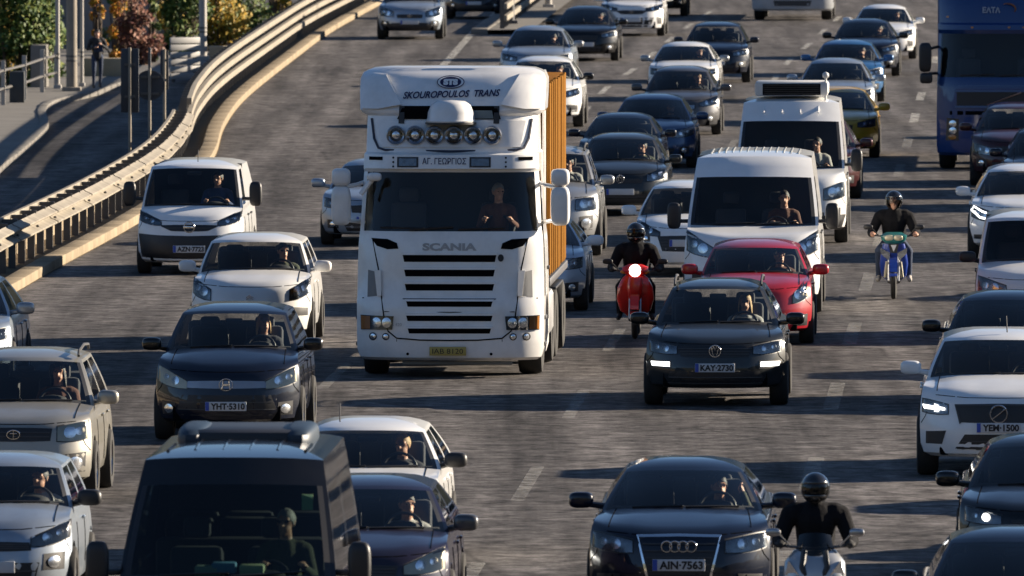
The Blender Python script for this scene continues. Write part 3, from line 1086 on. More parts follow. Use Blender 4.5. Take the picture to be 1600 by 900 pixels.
# ------------------------------------------------------------------ left bank: pavement, walls, fence, poles, signs, planting
pv_pts = [GL(*p) for p in [(-60, 330), (0, 272), (40, 240), (75, 205), (72, 180), (90, 165), (150, 150), (225, 128), (310, 122)]]
pv = smooth_line(pv_pts, 8)
vs = [(p.x, p.y, ZL + .13) for p in pv] + [(-40, pv[-1].y, ZL + .13), (-40, pv[0].y, ZL + .13)]
tag(mk('pavement', vs, [tuple(range(len(vs)))], M_CONC_P, smooth=False), kind='structure')
pk = empty('pavement_kerb', pv[0]); tag(pk, kind='structure')
pr = resample(pv, 1.0)
for k in range(0, len(pr) - 1, 1):
    kerb_stone(pr[k], pr[k + 1], pk, hgt=.16, wid=.22, m=M_CONC_P)
far_pv = mk('far_pavement', [GL(-80, 122) + Vector((0, 0, .125)), GL(345, 122) + Vector((0, 0, .125)), GL(520, 30) + Vector((0, 0, .125)), GL(-80, 30) + Vector((0, 0, .125))], [(0, 1, 2, 3)], M_CONC_P, smooth=False)
tag(far_pv, kind='structure')

def box_thing(name, c, d, m, label, cat, r=.02, rot=0.0):
    o = MB(); o.cbox((0, 0, d[2] / 2), d, r)
    o = o.build(name, m)
    o.location = c; o.rotation_euler = (0, 0, rot)
    return tag(o, label, cat)

def pole(name, px, py, r, h, m, label, cat='pole', bands=True):
    p = GL(px, py) if px < 700 else G(px, py)
    e = empty(name, p, 0, 1, label, cat)
    b = MB(); b.tube([(0, 0, 0), (0, 0, h * .5), (0, 0, h)], [r, r * .92, r * .8], 14); b.build('shaft', m, e)
    b = MB(); b.cbox((0, 0, .12), (r * 3.4, r * 3.4, .24), .03); b.build('base_plate', m, e)
    if bands:
        b = MB()
        for z in (.9, 1.02): b.lathe([(z, r * 1.03), (z + .05, r * 1.03)], axis='z', n=14)
        b.build('band', M_GALV_D, e)
    return e
pole('utility_pole', 112, 150, .145, 9.0, mat('wood_pole', (.25, .22, .18), .85, var=.3, scale=5), 'thickest grey pole at the far left, beside the pedestrian', 'pole')
pole('lamp_post', 90, 146, .06, 8.0, M_POLE, 'slim pale pole just left of the thick grey pole', 'pole')
pole('lamp_post', 128, 143, .05, 8.0, M_POLE, 'slim pale pole between the thick grey pole and the pedestrian', 'pole')
pole('lamp_post', 317, 100, .115, 9.0, M_POLE, 'pale lamp post beside the hedge near the bend of the barrier', 'lamp post')
pole('lamp_post', 797, 44, .14, 9.0, mat('dark_pole', (.05, .05, .055), .6), 'dark post standing on the kerbed traffic island', 'post')
pole('lamp_post', 857, 18, .11, 9.0, M_POLE, 'pale post behind the dark saloon at the traffic island', 'post')

# fence at far left
fen = empty('fence', GL(0, 172), 0, 1, 'pale low metal fence with flat rails at the far left', 'fence')
fl = [GL(-30, 188), GL(5, 172), GL(38, 163), GL(66, 152), GL(88, 146)]
for a, b_ in zip(fl, fl[1:]):
    for z in (.55, 1.0):
        q = MB(); q.tube([a + Vector((0, 0, z)) - fl[1], b_ + Vector((0, 0, z)) - fl[1]], .035, 6); q.build('rail', M_GALV_D, fen)
for a in fl:
    q = MB(); q.box((a.x - fl[1].x, a.y - fl[1].y, .6), (.11, .11, 1.3)); q.build('post', M_POLE, fen)
fen.location = fl[1]
box_thing('utility_box', GL(27, 168), (.38, .4, .92), mat('box_dark', (.035, .04, .045), .6), 'dark squat utility cabinet standing in the pale fence', 'cabinet')
box_thing('boundary_wall', GL(62, 143), (.42, 1.6, 1.25), M_CONC_P, 'pale concrete wall stub between hedge and thick pole', 'wall')
w0, w1 = GL(120, 132), GL(210, 122)
box_thing('low_wall', (w0 + w1) / 2 + Vector((0, .6, 0)), ((w1 - w0).x, .4, .62), mat('wall_cream', (.36, .30, .21), .9, var=.3, scale=2, bump=.3), 'cream low wall behind the walking pedestrian', 'wall')
w0, w1 = GL(322, 106), GL(372, 92)
box_thing('low_wall', (w0 + w1) / 2, ((w1 - w0).x * 1.1, .5, .5), mat('wall_cream', (.36, .30, .21), .9), 'low cream planter wall at the foot of the pale lamp post', 'wall')
# back of a large road sign made of wide planks
cs = empty('sign_panel', GL(289, 128), math.radians(38), 1, 'pale grey back of a planked sign panel near the hedge', 'sign')
for k in range(6):
    o = MB(); o.cbox((0, 0, .16 + k * .195), (1.0, .05, .165), .012); o.build('plank', mat('sign_planks', (.42, .41, .39), .6, var=.12, scale=3), cs)
for x in (-.36, .36):
    o = MB(); o.box((x, .05, .62), (.07, .07, 1.28)); o.build('post', M_GALV_D, cs)
# panels behind the planting
bw = empty('screen_wall', GL(250, 84), 0, 1, 'grey panel screen behind the autumn hedges', 'wall')
for k in range(8):
    o = MB(); o.cbox((-11.6 + k * 1.62, 1.6, 2.2), (1.55, .10, 4.4), .02); o.build('panel', mat('screen_grey', (.20, .20, .205), .7, var=.15, scale=1.5), bw)
    o = MB(); o.box((-11.6 + k * 1.62 - .81, 1.55, 2.25), (.07, .16, 4.5)); o.build('post', M_GALV_D, bw)

def leaf_mat(name, cols, rough=.6):
    m, n, l, b = new_mat(name)
    ge = n.new('ShaderNodeNewGeometry'); rp = n.new('ShaderNodeValToRGB')
    rp.color_ramp.interpolation = 'LINEAR'
    els = rp.color_ramp.elements
    while len(els) < len(cols): els.new(.5)
    for i, c in enumerate(cols):
        els[i].position = i / (len(cols) - 1); els[i].color = (*c, 1)
    l.new(ge.outputs['Random Per Island'], rp.inputs[0]); l.new(rp.outputs[0], b.inputs['Base Color'])
    b.inputs['Roughness'].default_value = rough
    b.inputs['Specular IOR Level'].default_value = .3
    b.inputs['Subsurface Weight'].default_value = 0
    return m
LM_GREEN = leaf_mat('leaf_green', [(0.022, 0.053, 0.015), (0.060, 0.112, 0.022), (0.112, 0.165, 0.030), (0.195, 0.210, 0.045)])
LM_YELLOW = leaf_mat('leaf_yellow', [(0.090, 0.135, 0.022), (0.300, 0.225, 0.030), (0.570, 0.330, 0.030), (0.180, 0.180, 0.030)])
LM_ORANGE = leaf_mat('leaf_orange', [(0.420, 0.135, 0.018), (0.600, 0.255, 0.022), (0.600, 0.390, 0.045), (0.240, 0.150, 0.030)])
LM_RUSSET = leaf_mat('leaf_russet', [(0.090, 0.038, 0.030), (0.210, 0.075, 0.053), (0.300, 0.128, 0.075), (0.120, 0.075, 0.045)])

def bush(name, base, size, m, label, cat, n=2600, leaf=.075, clumps=14, seed=1):
    n = int(n * 1.7); clumps = int(clumps * 1.5); leaf *= .85
    """leaves gathered in clumps round twigs"""
    rnd = random.Random(seed)
    e = empty(name, base, 0, 1, label, cat, None)
    cl = []
    for _ in range(clumps):
        cl.append((Vector((rnd.uniform(-.5, .5) * size[0], rnd.uniform(-.5, .5) * size[1], rnd.uniform(.05, 1.0) * size[2])), rnd.uniform(.16, .42) * min(size[0], size[2], 1.6)))
    st = MB()
    for c, r in cl:
        st.tube([(c.x * .3, c.y * .3, 0), (c.x * .7, c.y * .7, c.z * .5), tuple(c)], [.03, .02, .008], 5)
    st.build('stem', mat('bark', (.09, .065, .045), .9, bump=.5), e)
    vs = []; fs = []
    for i in range(n):
        c, r = cl[rnd.randrange(len(cl))]
        d = Vector((rnd.gauss(0, 1), rnd.gauss(0, .8), rnd.gauss(0, 1)))
        d = d.normalized() * r * (rnd.random() ** .45)
        p = c + d
        if p.z < .03: p.z = .03 + rnd.random() * .1
        s = leaf * rnd.uniform(.6, 1.4)
        u = Vector((rnd.gauss(0, 1), rnd.gauss(0, 1), rnd.gauss(0, 1))).normalized()
        v = u.orthogonal().normalized()
        b = len(vs)
        vs += [p - u * s, p + v * s * .55, p + u * s, p - v * s * .55]
        fs.append((b, b + 1, b + 2, b + 3))
    mk('foliage', vs, fs, m, e, smooth=False)
    return e
bush('shrub', GL(22, 142), (2.0, 1.2, 3.2), LM_GREEN, 'dark green tree foliage hanging over the pale fence', 'shrub', 5200, .085, 26, 3)
bush('shrub', GL(-8, 138), (1.3, 1.0, 3.0), LM_YELLOW, 'yellowing shrub at the far left edge above the fence', 'shrub', 2600, .08, 16, 4)
bush('shrub', GL(66, 128), (1.0, .9, 3.2), LM_GREEN, 'deep green shrub just left of the slim pale poles', 'shrub', 2800, .08, 16, 5)
bush('climbing_plant', GL(154, 108), (.34, .3, 3.0), LM_ORANGE, 'narrow orange creeper on the grey panel above the pedestrian', 'climbing plant', 700, .07, 12, 6)
bush('climbing_plant', GL(190, 106), (.55, .5, 3.0), LM_ORANGE, 'bright orange creeper beside the russet shrub', 'climbing plant', 1700, .075, 14, 7)
bush('shrub', GL(220, 108), (.85, .6, 3.0), LM_RUSSET, 'russet brown shrub behind the dark rectangular sign', 'shrub', 2300, .075, 16, 8)
bush('climbing_plant', GL(240, 104), (.35, .5, 2.8), LM_GREEN, 'thin green creeper right of the russet shrub', 'climbing plant', 900, .07, 10, 9)
bush('hedge', GL(285, 92), (1.2, .7, 3.0), LM_GREEN, 'green hedge above the pale slabs left of the lamp post', 'hedge', 3400, .075, 22, 10)
bush('hedge', GL(272, 84), (.9, .5, 1.6), LM_YELLOW, 'low orange-tinged growth in the hedge left of the lamp post', 'hedge', 1200, .07, 12, 11)
bush('hedge', GL(345, 86), (1.3, .7, 3.0), LM_YELLOW, 'yellow-green hedge right of the pale lamp post', 'hedge', 3200, .075, 22, 12)
bush('hedge', GL(385, 70), (1.2, .7, 3.0), LM_GREEN, 'green hedge nearest the three-rail barrier', 'hedge', 3000, .075, 22, 13)
bush('shrub', GL(432, 34), (.9, .8, 2.4), LM_YELLOW, 'straw-coloured bush behind the top of the barrier', 'shrub', 1800, .075, 14, 14)
bush('shrub', GL(180, 92), (.7, .5, 3.0), LM_GREEN, 'green growth between the two orange creepers', 'shrub', 1500, .075, 12, 15)

# road signs seen from behind
M_SIGN = mat('sign_back', (.055, .06, .07), .55, metal=.4)
def sign(px, py, kind, w, h, ztop, label, yaw=0.0):
    e = empty('road_sign', GL(px, py), yaw, 1, label, 'road sign')
    b = MB(); b.tube([(0, 0, 0), (0, 0, ztop + .02)], .032, 10); b.build('post', M_GALV, e)
    b = MB()
    if kind == 'rect':
        b.cbox((0, .05, ztop - h / 2), (w, .03, h), .012)
        b.box((w * .12, .025, ztop - h / 2), (.03, .03, h * .96))
    else:
        b.lathe([(.035, .001), (.035, w / 2), (.065, w / 2), (.065, .001)], (0, 0, ztop - h / 2), 'y', 26)
    b.build('sign_plate', M_SIGN, e, angle=30)
    b = MB()
    for z in (ztop - h * .25, ztop - h * .75): b.box((0, .01, z), (w * .6, .05, .05))
    b.build('clamp', M_GALV_D, e)
    return e
sign(203, 322, 'rect', .36, 1.28, 3.15, 'tall dark rectangular sign on the leftmost of three sign posts', 0)
e = sign(234, 308, 'round', .62, .68, 2.62, 'dark round sign on the middle of three sign posts', 0)
b = MB(); b.tube([(0, 0, 2.6), (0, 0, 3.05)], .03, 8); b.build('post_top', M_SIGN, e)
sign(257, 292, 'rect', .17, .82, 2.85, 'narrow dark sign on the rightmost of three sign posts', 0)

# ------------------------------------------------------------------ people
def capsule(mb, a, b, ra, rb, n=10):
    a, b = Vector(a), Vector(b)
    d = (b - a)
    if d.length < 1e-5: d = Vector((0, 0, 1e-4))
    u = d.normalized()
    pts = []; rs = []
    for k in range(4):
        t = (k + .35) / 4 * PI / 2
        pts.append(a - u * ra * math.cos(t)); rs.append(ra * math.sin(t))
    pts.append(a); rs.append(ra); pts.append(b); rs.append(rb)
    for k in range(3, -1, -1):
        t = (k + .35) / 4 * PI / 2
        pts.append(b + u * rb * math.cos(t)); rs.append(rb * math.sin(t))
    mb.tube(pts, rs, n)

def figure_mesh(name, segs, ells, mats, voxel=.011):
    """segs: (p0,p1,r0,r1,mat index); ells: (centre, radii, mat index). One continuous remeshed body."""
    mb = MB()
    for a, b, ra, rb, mi in segs: capsule(mb, a, b, ra, rb)
    for c, r, mi in ells: mb.sphere(c, r, 16, 12)
    o = mb.build(name, mats)
    md = o.modifiers.new('r', 'REMESH'); md.mode = 'VOXEL'; md.voxel_size = voxel
    sm = o.modifiers.new('s', 'SMOOTH'); sm.iterations = 3; sm.factor = .5
    dg = bpy.context.evaluated_depsgraph_get()
    me = bpy.data.meshes.new_from_object(o.evaluated_get(dg))
    bpy.data.objects.remove(o)
    me.materials.clear()
    for m in mats: me.materials.append(m)
    S = [(Vector(a), Vector(b), ra, rb, mi) for a, b, ra, rb, mi in segs]
    E = [(Vector(c), r if isinstance(r, tuple) else (r, r, r), mi) for c, r, mi in ells]
    co = [v.co.copy() for v in me.vertices]
    vm = []
    for p in co:
        best = 1e9; bm_ = 0
        for a, b, ra, rb, mi in S:
            d = b - a
            t = max(0, min(1, (p - a).dot(d) / max(1e-9, d.length_squared)))
            q = (p - (a + d * t)).length - lerp(ra, rb, t)
            if q < best: best, bm_ = q, mi
        for c, r, mi in E:
            q = (Vector(((p.x - c.x) / r[0], (p.y - c.y) / r[1], (p.z - c.z) / r[2])).length - 1) * min(r)
            if q < best: best, bm_ = q, mi
        vm.append(bm_)
    for pl in me.polygons:
        pl.material_index = vm[pl.vertices[0]]
        pl.use_smooth = True
    me.name = name
    return me

def hand_segs(wr, tip, up, mi, s=1.0, curl=.6):
    """palm and five fingers from a wrist towards tip, curling towards -up"""
    wr, tip, up = Vector(wr), Vector(tip), Vector(up).normalized()
    f = (tip - wr).normalized(); sd = f.cross(up).normalized()
    out = [(wr, wr + f * .055, .026, .033, mi)]
    for k, ln in enumerate((.062, .074, .070, .054)):
        o = wr + f * .075 + sd * (k - 1.5) * .020
        m = o + f * ln * .55 - up * ln * .18
        e = m + f * ln * .45 * (1 - curl) - up * ln * .55 * curl - up * .01
        out += [(o - f * .03, m, .011, .0095, mi), (m, e, .0095, .008, mi)]
    o = wr + f * .03 - sd * .030
    out += [(o, o + f * .035 - sd * .022 - up * .008, .0115, .0105, mi), (o + f * .035 - sd * .022 - up * .008, o + f * .062 - sd * .022 - up * .028, .0105, .009, mi)]
    return out

def head_parts(c, mi=0):
    """head facing -Y at centre c"""
    c = Vector(c)
    e = [(c + Vector((0, .012, .022)), (.074, .092, .092), mi), (c + Vector((0, -.018, -.045)), (.058, .068, .070), mi), (c + Vector((0, -.052, -.092)), (.030, .028, .026), mi)]
    s = [(c + Vector((0, -.082, .012)), c + Vector((0, -.104, -.026)), .011, .016, mi),            # nose
         (c + Vector((-.03, -.074, -.062)), c + Vector((.03, -.074, -.062)), .011, .011, mi),        # lips
         (c + Vector((-.045, -.072, .030)), c + Vector((.045, -.072, .030)), .014, .014, mi)]        # brow
    for x in (-1, 1):
        s.append((c + Vector((x * .078, .015, .015)), c + Vector((x * .076, .012, -.025)), .012, .010, mi))
    return s, e

# a seated driver, hips at the origin, facing -Y
def driver_mesh(name, mats, turn=0.0, raised=False):
    hs, he = head_parts((0, .06, .70))
    c0 = Vector((0, .06, .70)); rm = Matrix.Rotation(turn, 3, 'Z')
    rot = lambda p: c0 + rm @ (Vector(p) - c0)
    hs = [(rot(a), rot(b), ra, rb, mi) for a, b, ra, rb, mi in hs]; he = [(rot(c), r, mi) for c, r, mi in he]
    S = [((0, .0, .02), (0, .06, .22), .15, .14, 1), ((0, .06, .22), (0, .10, .42), .145, .15, 1), ((-.13, .10, .46), (.13, .10, .46), .085, .085, 1), ((0, .10, .50), (0, .07, .62), .060, .055, 0)]
    for x in (-1, 1):
        if raised and x > 0:
            S += [((.18, .10, .46), (.33, -.02, .40), .062, .050, 1), ((.33, -.02, .40), (.24, -.10, .64), .047, .036, 1), ((.09, 0, -.02), (.14, -.42, .06), .090, .068, 2), ((.14, -.42, .06), (.12, -.62, -.26), .062, .045, 2)]
            S += hand_segs((.24, -.10, .64), (.20, -.10, .74), (-1, 0, .2), 0)
            continue
        S += [((x * .18, .10, .46), (x * .25, -.08, .24), .062, .050, 1), ((x * .25, -.08, .24), (x * .18, -.30, .33), .047, .036, 1),
              ((x * .09, 0, -.02), (x * .14, -.42, .06), .090, .068, 2), ((x * .14, -.42, .06), (x * .12, -.62, -.26), .062, .045, 2), ((x * .12, -.60, -.28), (x * .12, -.78, -.28), .042, .035, 2)]
        S += hand_segs((x * .18, -.30, .33), (x * .17, -.40, .38), (x * .25, -.1, 1), 0)
    return figure_mesh(name, S + hs, he, mats, .011)

M_CLOTH_D = mat('cloth_dark', (.02, .021, .026), .9, bump=.4, bscale=25)
M_CLOTH_G = mat('cloth_olive', (.05, .055, .03), .9, bump=.4, bscale=25)
M_CLOTH_R = mat('cloth_rust', (.10, .04, .025), .9, bump=.4, bscale=25)
M_CLOTH_B = mat('cloth_blue', (.03, .045, .10), .9, bump=.4, bscale=25)
M_CLOTH_W = mat('cloth_pale', (.35, .34, .32), .9, bump=.4, bscale=25)
M_JEANS = mat('jeans', (.03, .045, .085), .9, bump=.4, bscale=30)
DRVS = [(driver_mesh('driver_body', [M_SKIN, M_CLOTH_D, M_CLOTH_D], t, r_), t) for t, r_ in ((0, False), (.38, False), (-.3, False), (.25, True))]
TOPS = [None, M_CLOTH_B, M_CLOTH_G, M_CLOTH_D, M_CLOTH_R, M_CLOTH_W]
NDRV = [0]

def hair_mesh(name, c, long=False):
    b = MB(); c = Vector(c); vs = []; fs = []
    nu, nv = 18, 9
    for i in range(nv + 1):
        for k in range(nu):
            t = 2 * PI * k / nu
            front = max(0, -math.sin(t))
            lim = lerp(PI * .68, PI * .36, front ** .9) * (1.35 if long and front < .35 else 1.0)
            p = i / nv * lim
            r = 1 + .05 * math.sin(5 * t + i) * .5
            zz = math.cos(p)
            v = Vector((.084 * r * math.sin(p) * math.cos(t), .102 * r * math.sin(p) * math.sin(t), .108 * zz * r))
            if long and p > PI * .55:
                v = Vector((.095 * math.cos(t), .10 * math.sin(t), -.02 - (p - PI * .55) * .22))
            vs.append(c + Vector((0, .016, .022)) + v)
    for i in range(nv):
        for k in range(nu):
            a, d = i * nu + k, i * nu + (k + 1) % nu
            fs.append((a, d, d + nu, a + nu)[::-1])
    o = mk(name, vs, fs, M_HAIR_D); me = o.data; bpy.data.objects.remove(o)
    return me
HAIR_S = hair_mesh('hair', (0, .06, .70)); HAIR_L = hair_mesh('long_hair', (0, .06, .70), True)
_b = MB()
for x in (-1, 1): _b.sphere((x * .032, -.052 + .06 - .022, .716), (.026, .010, .019), 12, 8)
_b.box((0, -.04, .722), (.03, .008, .008))
for x in (-1, 1): _b.box((x * .068, .005, .722), (.008, .10, .008))
_o = _b.build('sunglasses', M_BLACK); SUNGL = _o.data; bpy.data.objects.remove(_o)
_b = MB()
for x in (-1, 1): _b.sphere((x * .031, -.028, .712), (.012, .010, .008), 10, 6)
_o = _b.build('eyes', mat('eye', (.03, .02, .015), .2)); EYES = _o.data; bpy.data.objects.remove(_o)

def put_driver(car_root, S, label, top=None, hair='dark', long=False, shades=False, dx=.35, dz=0.0, turn=0.0, dy=0.0, raised=False):
    m = Matrix.Translation(car_root.location) @ car_root.rotation_euler.to_matrix().to_4x4() @ Matrix.Scale(car_root.scale[0], 4)
    hz = min(S['h'] - .17, S['cowl_z'] + .50) - .82 + dz
    p = m @ Vector((dx, S['cowl_y'] + 1.22 + dy, hz))
    NDRV[0] += 1
    me_, ht = DRVS[3] if raised else DRVS[(NDRV[0] * 2 + NDRV[0] // 3) % 3]
    if top is None: top = TOPS[NDRV[0] % 6]
    o = bpy.data.objects.new('person', me_); COL.objects.link(o)
    piv = Matrix.Translation((0, .06, 0)) @ Matrix.Rotation(ht, 4, 'Z') @ Matrix.Translation((0, -.06, 0))
    o.location = p; o.rotation_euler = (0, 0, car_root.rotation_euler.z + turn)
    tag(o, label, 'person', 'drivers in their vehicles')
    if top:
        o.material_slots[1].link = 'OBJECT'; o.material_slots[1].material = top
    h = bpy.data.objects.new('hair', HAIR_L if long else HAIR_S); link(h, o); h.matrix_local = piv
    hm = {'dark': M_HAIR_D, 'blond': M_HAIR_L, 'grey': M_HAIR_G}[hair]
    h.material_slots[0].link = 'OBJECT'; h.material_slots[0].material = hm
    g_ = link(bpy.data.objects.new('sunglasses', SUNGL) if shades else bpy.data.objects.new('eyes', EYES), o); g_.matrix_local = piv
    return o

# ------------------------------------------------------------------ the traffic: cars and vans
P_WHITE = paint('white', (.80, .80, .79), dirt=.10)
P_WHITE2 = paint('clean_white', (.82, .82, .81), dirt=.08)
P_CREAM = paint('ivory', (.78, .775, .755), dirt=.08)
P_SILVER = paint('silver', (.36, .37, .38), metal=.6, rough=.35)
P_SILVERB = paint('silver_blue', (.34, .39, .45), metal=.55, rough=.35)
P_CHAMP = paint('champagne', (.34, .325, .285), metal=.5, rough=.38)
P_GREY = paint('graphite', (.020, .023, .025), metal=.2, rough=.35, dirt=.04)
P_GREYL = paint('mid_grey', (.085, .085, .09), metal=.4, rough=.35, dirt=.08)
P_BLACK = paint('black', (.005, .005, .006), rough=.3, dirt=.02)
P_NAVY = paint('navy', (.004, .007, .018), rough=.3, dirt=.02)
P_BLUE = paint('blue', (.02, .055, .13), metal=.4, rough=.3, dirt=.10)
P_BLUEB = paint('bright_blue', (.02, .11, .27), metal=.3, rough=.3, dirt=.08)
P_VIOLET = paint('dark_violet', (.018, .015, .030), metal=.2, rough=.3, dirt=.03)
P_RED = paint('red', (.34, .012, .022), rough=.3, dirt=.08)
P_MAROON = paint('maroon', (.05, .012, .014), metal=.2, rough=.3, dirt=.12)
P_YELLOW = paint('yellow', (.55, .33, .02), rough=.35)

ROAD_A = math.radians(2.15)
def place(xl=None, xr=None, yb=500, S=None, ang=None, fit=True):
    """front bumper spans photo columns xl..xr on ground row yb"""
    S = {**DEF, **(S or {})}
    s = scale_at(yb)
    W = 2 * S['w'] * s
    sc = 1.0
    if xl is not None and xr is not None:
        cx = (xl + xr) / 2
        if fit: sc = max(.92, min(1.09, (xr - xl) / W))
    elif xl is not None: cx = xl + W / 2
    else: cx = xr - W / 2
    p = G(cx, yb)
    a = ROAD_A + (math.radians(.3) if yb < 160 else 0) if ang is None else math.radians(ang)
    return p, -a, sc

def car(name, cat, S, pnt, label, xl=None, xr=None, yb=500, ang=None, fit=True, drv=None, group='cars and vans in the traffic'):
    p, rz, sc = place(xl, xr, yb, S, ang, fit)
    root, sh, SS = build_car(name, p, rz, sc, S, pnt, label, cat, group)
    root['name_kind'] = pnt.name.replace('paint_', '').replace('_', ' ').replace('clean ', '') + ' ' + name.replace('_', ' ')
    if drv:
        put_driver(root, SS, **drv)
    return root, sh, SS

SUV = dict(h=1.62, w=.91, ze=.88, belt=1.03, cowl_z=1.10, wb=.83, wr=.60, zd=1.06, zb=.25, rim_r=.345, L=4.35, roof_y2=3.6, yd=4.15, wheelbase=2.62,
           hl=(.48, .86, .74, .84, .76, .90), gr=(.44, .40, .62, .78), lg=(.52, .46, .32, .48), fog=(.72, .46, .09, .06), plate=.54)
SALOON = dict(L=4.6, roof_y2=3.2, yd=3.75, zd=1.02, h=1.44, roof_y1=1.95, cowl_y=1.12, wheelbase=2.7)
VAN = dict(van=True, L=4.4, w=.85, h=1.80, zb=.20, ze=.92, belt=1.10, cowl_z=1.16, cowl_y=.62, wb=.815, roof_y1=1.38, roof_y2=4.1, wr=.70, yd=4.32, zd=1.15, cf=.42, ccf=.30,
           hood_crease=.01, rim_r=.31, wb_y=.78, wheelbase=2.72)

# 1 white van by the barrier
car('panel_van', 'van', {**VAN, 'ze': .88, 'cowl_z': 1.10, 'belt': 1.06, 'hl': (.46, .82, .80, .86, .88, 1.02), 'hl_mat': 'lens', 'gr': (.50, .30, .71, .80), 'gr_bars': 1, 'lg': None, 'bumper_black': .66, 'fog': None,
     'plate': .42, 'plate_txt': 'AZN·7723', 'emblem': ('ring_bar', .77, .085), 'mirror_col': M_BLACK, 'mirror_z': 1.22, 'mirror_big': True, 'steel': True, 'antenna': .05, 'ccf': .22},
    P_WHITE, 'white panel van with black lower bumper running beside the crash barrier', 213, 378, 430,
    drv=dict(label='driver behind the windscreen of the white van by the barrier', dz=.02, hair='dark'))
# 2 white hatch
car('hatchback', 'car', {'w': .845, 'L': 3.8, 'h': 1.53, 'wb': .79, 'wr': .64, 'cowl_z': 1.06, 'belt': .99, 'ze': .86, 'cowl_y': .92, 'roof_y1': 1.52, 'roof_y2': 3.3, 'yd': 3.7, 'wheelbase': 2.4, 'wb_y': .78, 'cf': .46,
     'hl': (.56, .82, .66, .80, .76, .96), 'gr': (.42, .40, .50, .58), 'fog': (.70, .50, .10, .06), 'fog_kind': 'slot', 'plate': .40, 'plate_txt': 'IKB·4180', 'emblem': ('chevron', .70, .05)},
    P_CREAM, 'white hatchback between the white van and the dark crossover below it', 296, 484, 543,
    drv=dict(label='driver in sunglasses at the wheel of the white hatchback behind the dark crossover', shades=True, dz=.04))
# 3 dark crossover
car('crossover_car', 'car', {**SUV, 'h': 1.66, 'ze': .90, 'cowl_z': 1.16, 'belt': 1.08, 'wr': .66, 'wb': .84, 'cowl_y': .98, 'roof_y1': 1.72, 'hl': (.50, .87, .68, .77, .76, .95), 'hl_mat': 'yellow',
     'gr': (.52, .50, .69, .77), 'gr_bars': 0, 'gr_mat': mat('grille_silver', (.28, .29, .32), .3, metal=.7), 'lg': (.56, .66, .34, .60), 'fog': (.74, .42, .08, .07), 'plate': .46, 'plate_txt': 'YHT·5310', 'emblem': ('h', .73, .075), 'mirror_col': P_BLACK},
    P_NAVY, 'dark navy crossover with cloudy headlights and letter emblem behind the black minibus', 240, 466, 692,
    drv=dict(label='fair-haired driver in the dark navy crossover with cloudy headlights', hair='blond', long=True, dz=.03))
# 4 champagne off-roader
car('suv', 'car', {**SUV, 'w': .87, 'h': 1.66, 'ze': .92, 'cowl_z': 1.12, 'belt': 1.05, 'wr': .64, 'L': 4.1, 'yd': 3.95, 'roof_y2': 3.6, 'wheelbase': 2.45, 'hl': (.50, .83, .72, .88, .74, .93), 'hl_mat': 'yellow', 'gr': (.44, .42, .72, .86), 'gr_bars': 2,
     'emblem': ('oval', .79, .05), 'fog': (.70, .46, .10, .09), 'lg': (.46, .44, .34, .52), 'rails': 'd', 'cf': .40, 'pf': 4, 'bumper_black': 0},
    P_CHAMP, 'champagne off-roader cut by the left edge of the picture', None, 140, 788,
    drv=dict(label='dark-haired driver of the champagne off-roader at the left edge', dz=.02, long=True))
# 5 silver small car
car('hatchback', 'car', {'w': .80, 'L': 3.6, 'h': 1.485, 'cowl_y': .86, 'roof_y1': 1.5, 'roof_y2': 3.1, 'yd': 3.5, 'wheelbase': 2.4, 'wb_y': .70, 'cowl_z': 1.05, 'belt': .98, 'ze': .84, 'wr': .60, 'wb': .75, 'cf': .45,
     'hl': (.42, .78, .66, .74, .74, .90), 'hl_mat': 'dark', 'gr': (.40, .42, .62, .70), 'fog': (.64, .50, .09, .07), 'lg': (.50, .44, .26, .50), 'mirror_col': M_BLACK, 'lit': None, 'emblem': ('oval', .72, .04)},
    P_SILVERB, 'silver-blue city car in the lower left corner', None, 108, 958,
    drv=dict(label='driver of the silver-blue city car in the lower left corner', dz=.03))
# 6 sliver at left edge
car('hatchback', 'car', {'mirror_col': P_SILVER}, P_SILVERB, 'grey-blue car of which one mirror shows above the champagne off-roader', None, 14, 610)
# 8 white hatchback behind minibus
car('hatchback', 'car', {'w': .84, 'h': 1.46, 'mirror_col': M_BLACK, 'wr': .60, 'antenna': -.3, 'belt': .96, 'cf': .45}, P_WHITE, 'white hatchback with black mirrors right behind the black minibus', None, 686, 888,
    drv=dict(label='driver with fair hair in the white hatchback behind the minibus', hair='blond'))
# 9 violet saloon
car('hatchback', 'car', {'w': .85, 'h': 1.45, 'hl': (.42, .80, .62, .70, .66, .86), 'hl_mat': 'yellow', 'mirror_col': P_GREYL, 'wr': .60}, P_VIOLET, 'dark violet hatchback half hidden by the black minibus', None, 700, 998,
    drv=dict(label='shaded driver of the dark violet hatchback beside the minibus', top=M_CLOTH_W))
# 11 car behind truck on the left
car('saloon_car', 'car', {**SALOON, 'mirror_col': P_SILVERB, 'bumper_black': .0}, P_SILVERB, 'blue-silver car mostly hidden behind the left mirror of the white lorry', 500, None, 385)
# 12 silver mpv at top
car('people_carrier', 'car', {**SUV, 'w': .92, 'gr': (.38, .36, .62, .72), 'bumper_black': .48, 'hl': (.46, .88, .66, .80, .70, .96), 'emblem': ('oval', .68, .04), 'plate': .5}, P_SILVERB, 'silver people carrier cut by the top edge beside the barrier', 590, 690, 62, ang=1.3)
# 13 dark blue car top
car('suv', 'car', {**SUV, 'bumper_black': .5}, P_NAVY, 'dark blue car at the top edge beside the silver people carrier', 698, 782, 30, ang=1.3)
# 14 silver blue saloon
car('saloon_car', 'car', {**SALOON, 'h': 1.47, 'mirror_col': P_SILVER}, P_SILVERB, 'silver-blue saloon right above the white lorry', 780, 893, 137,
    drv=dict(label='driver of the silver-blue saloon right above the lorry'))
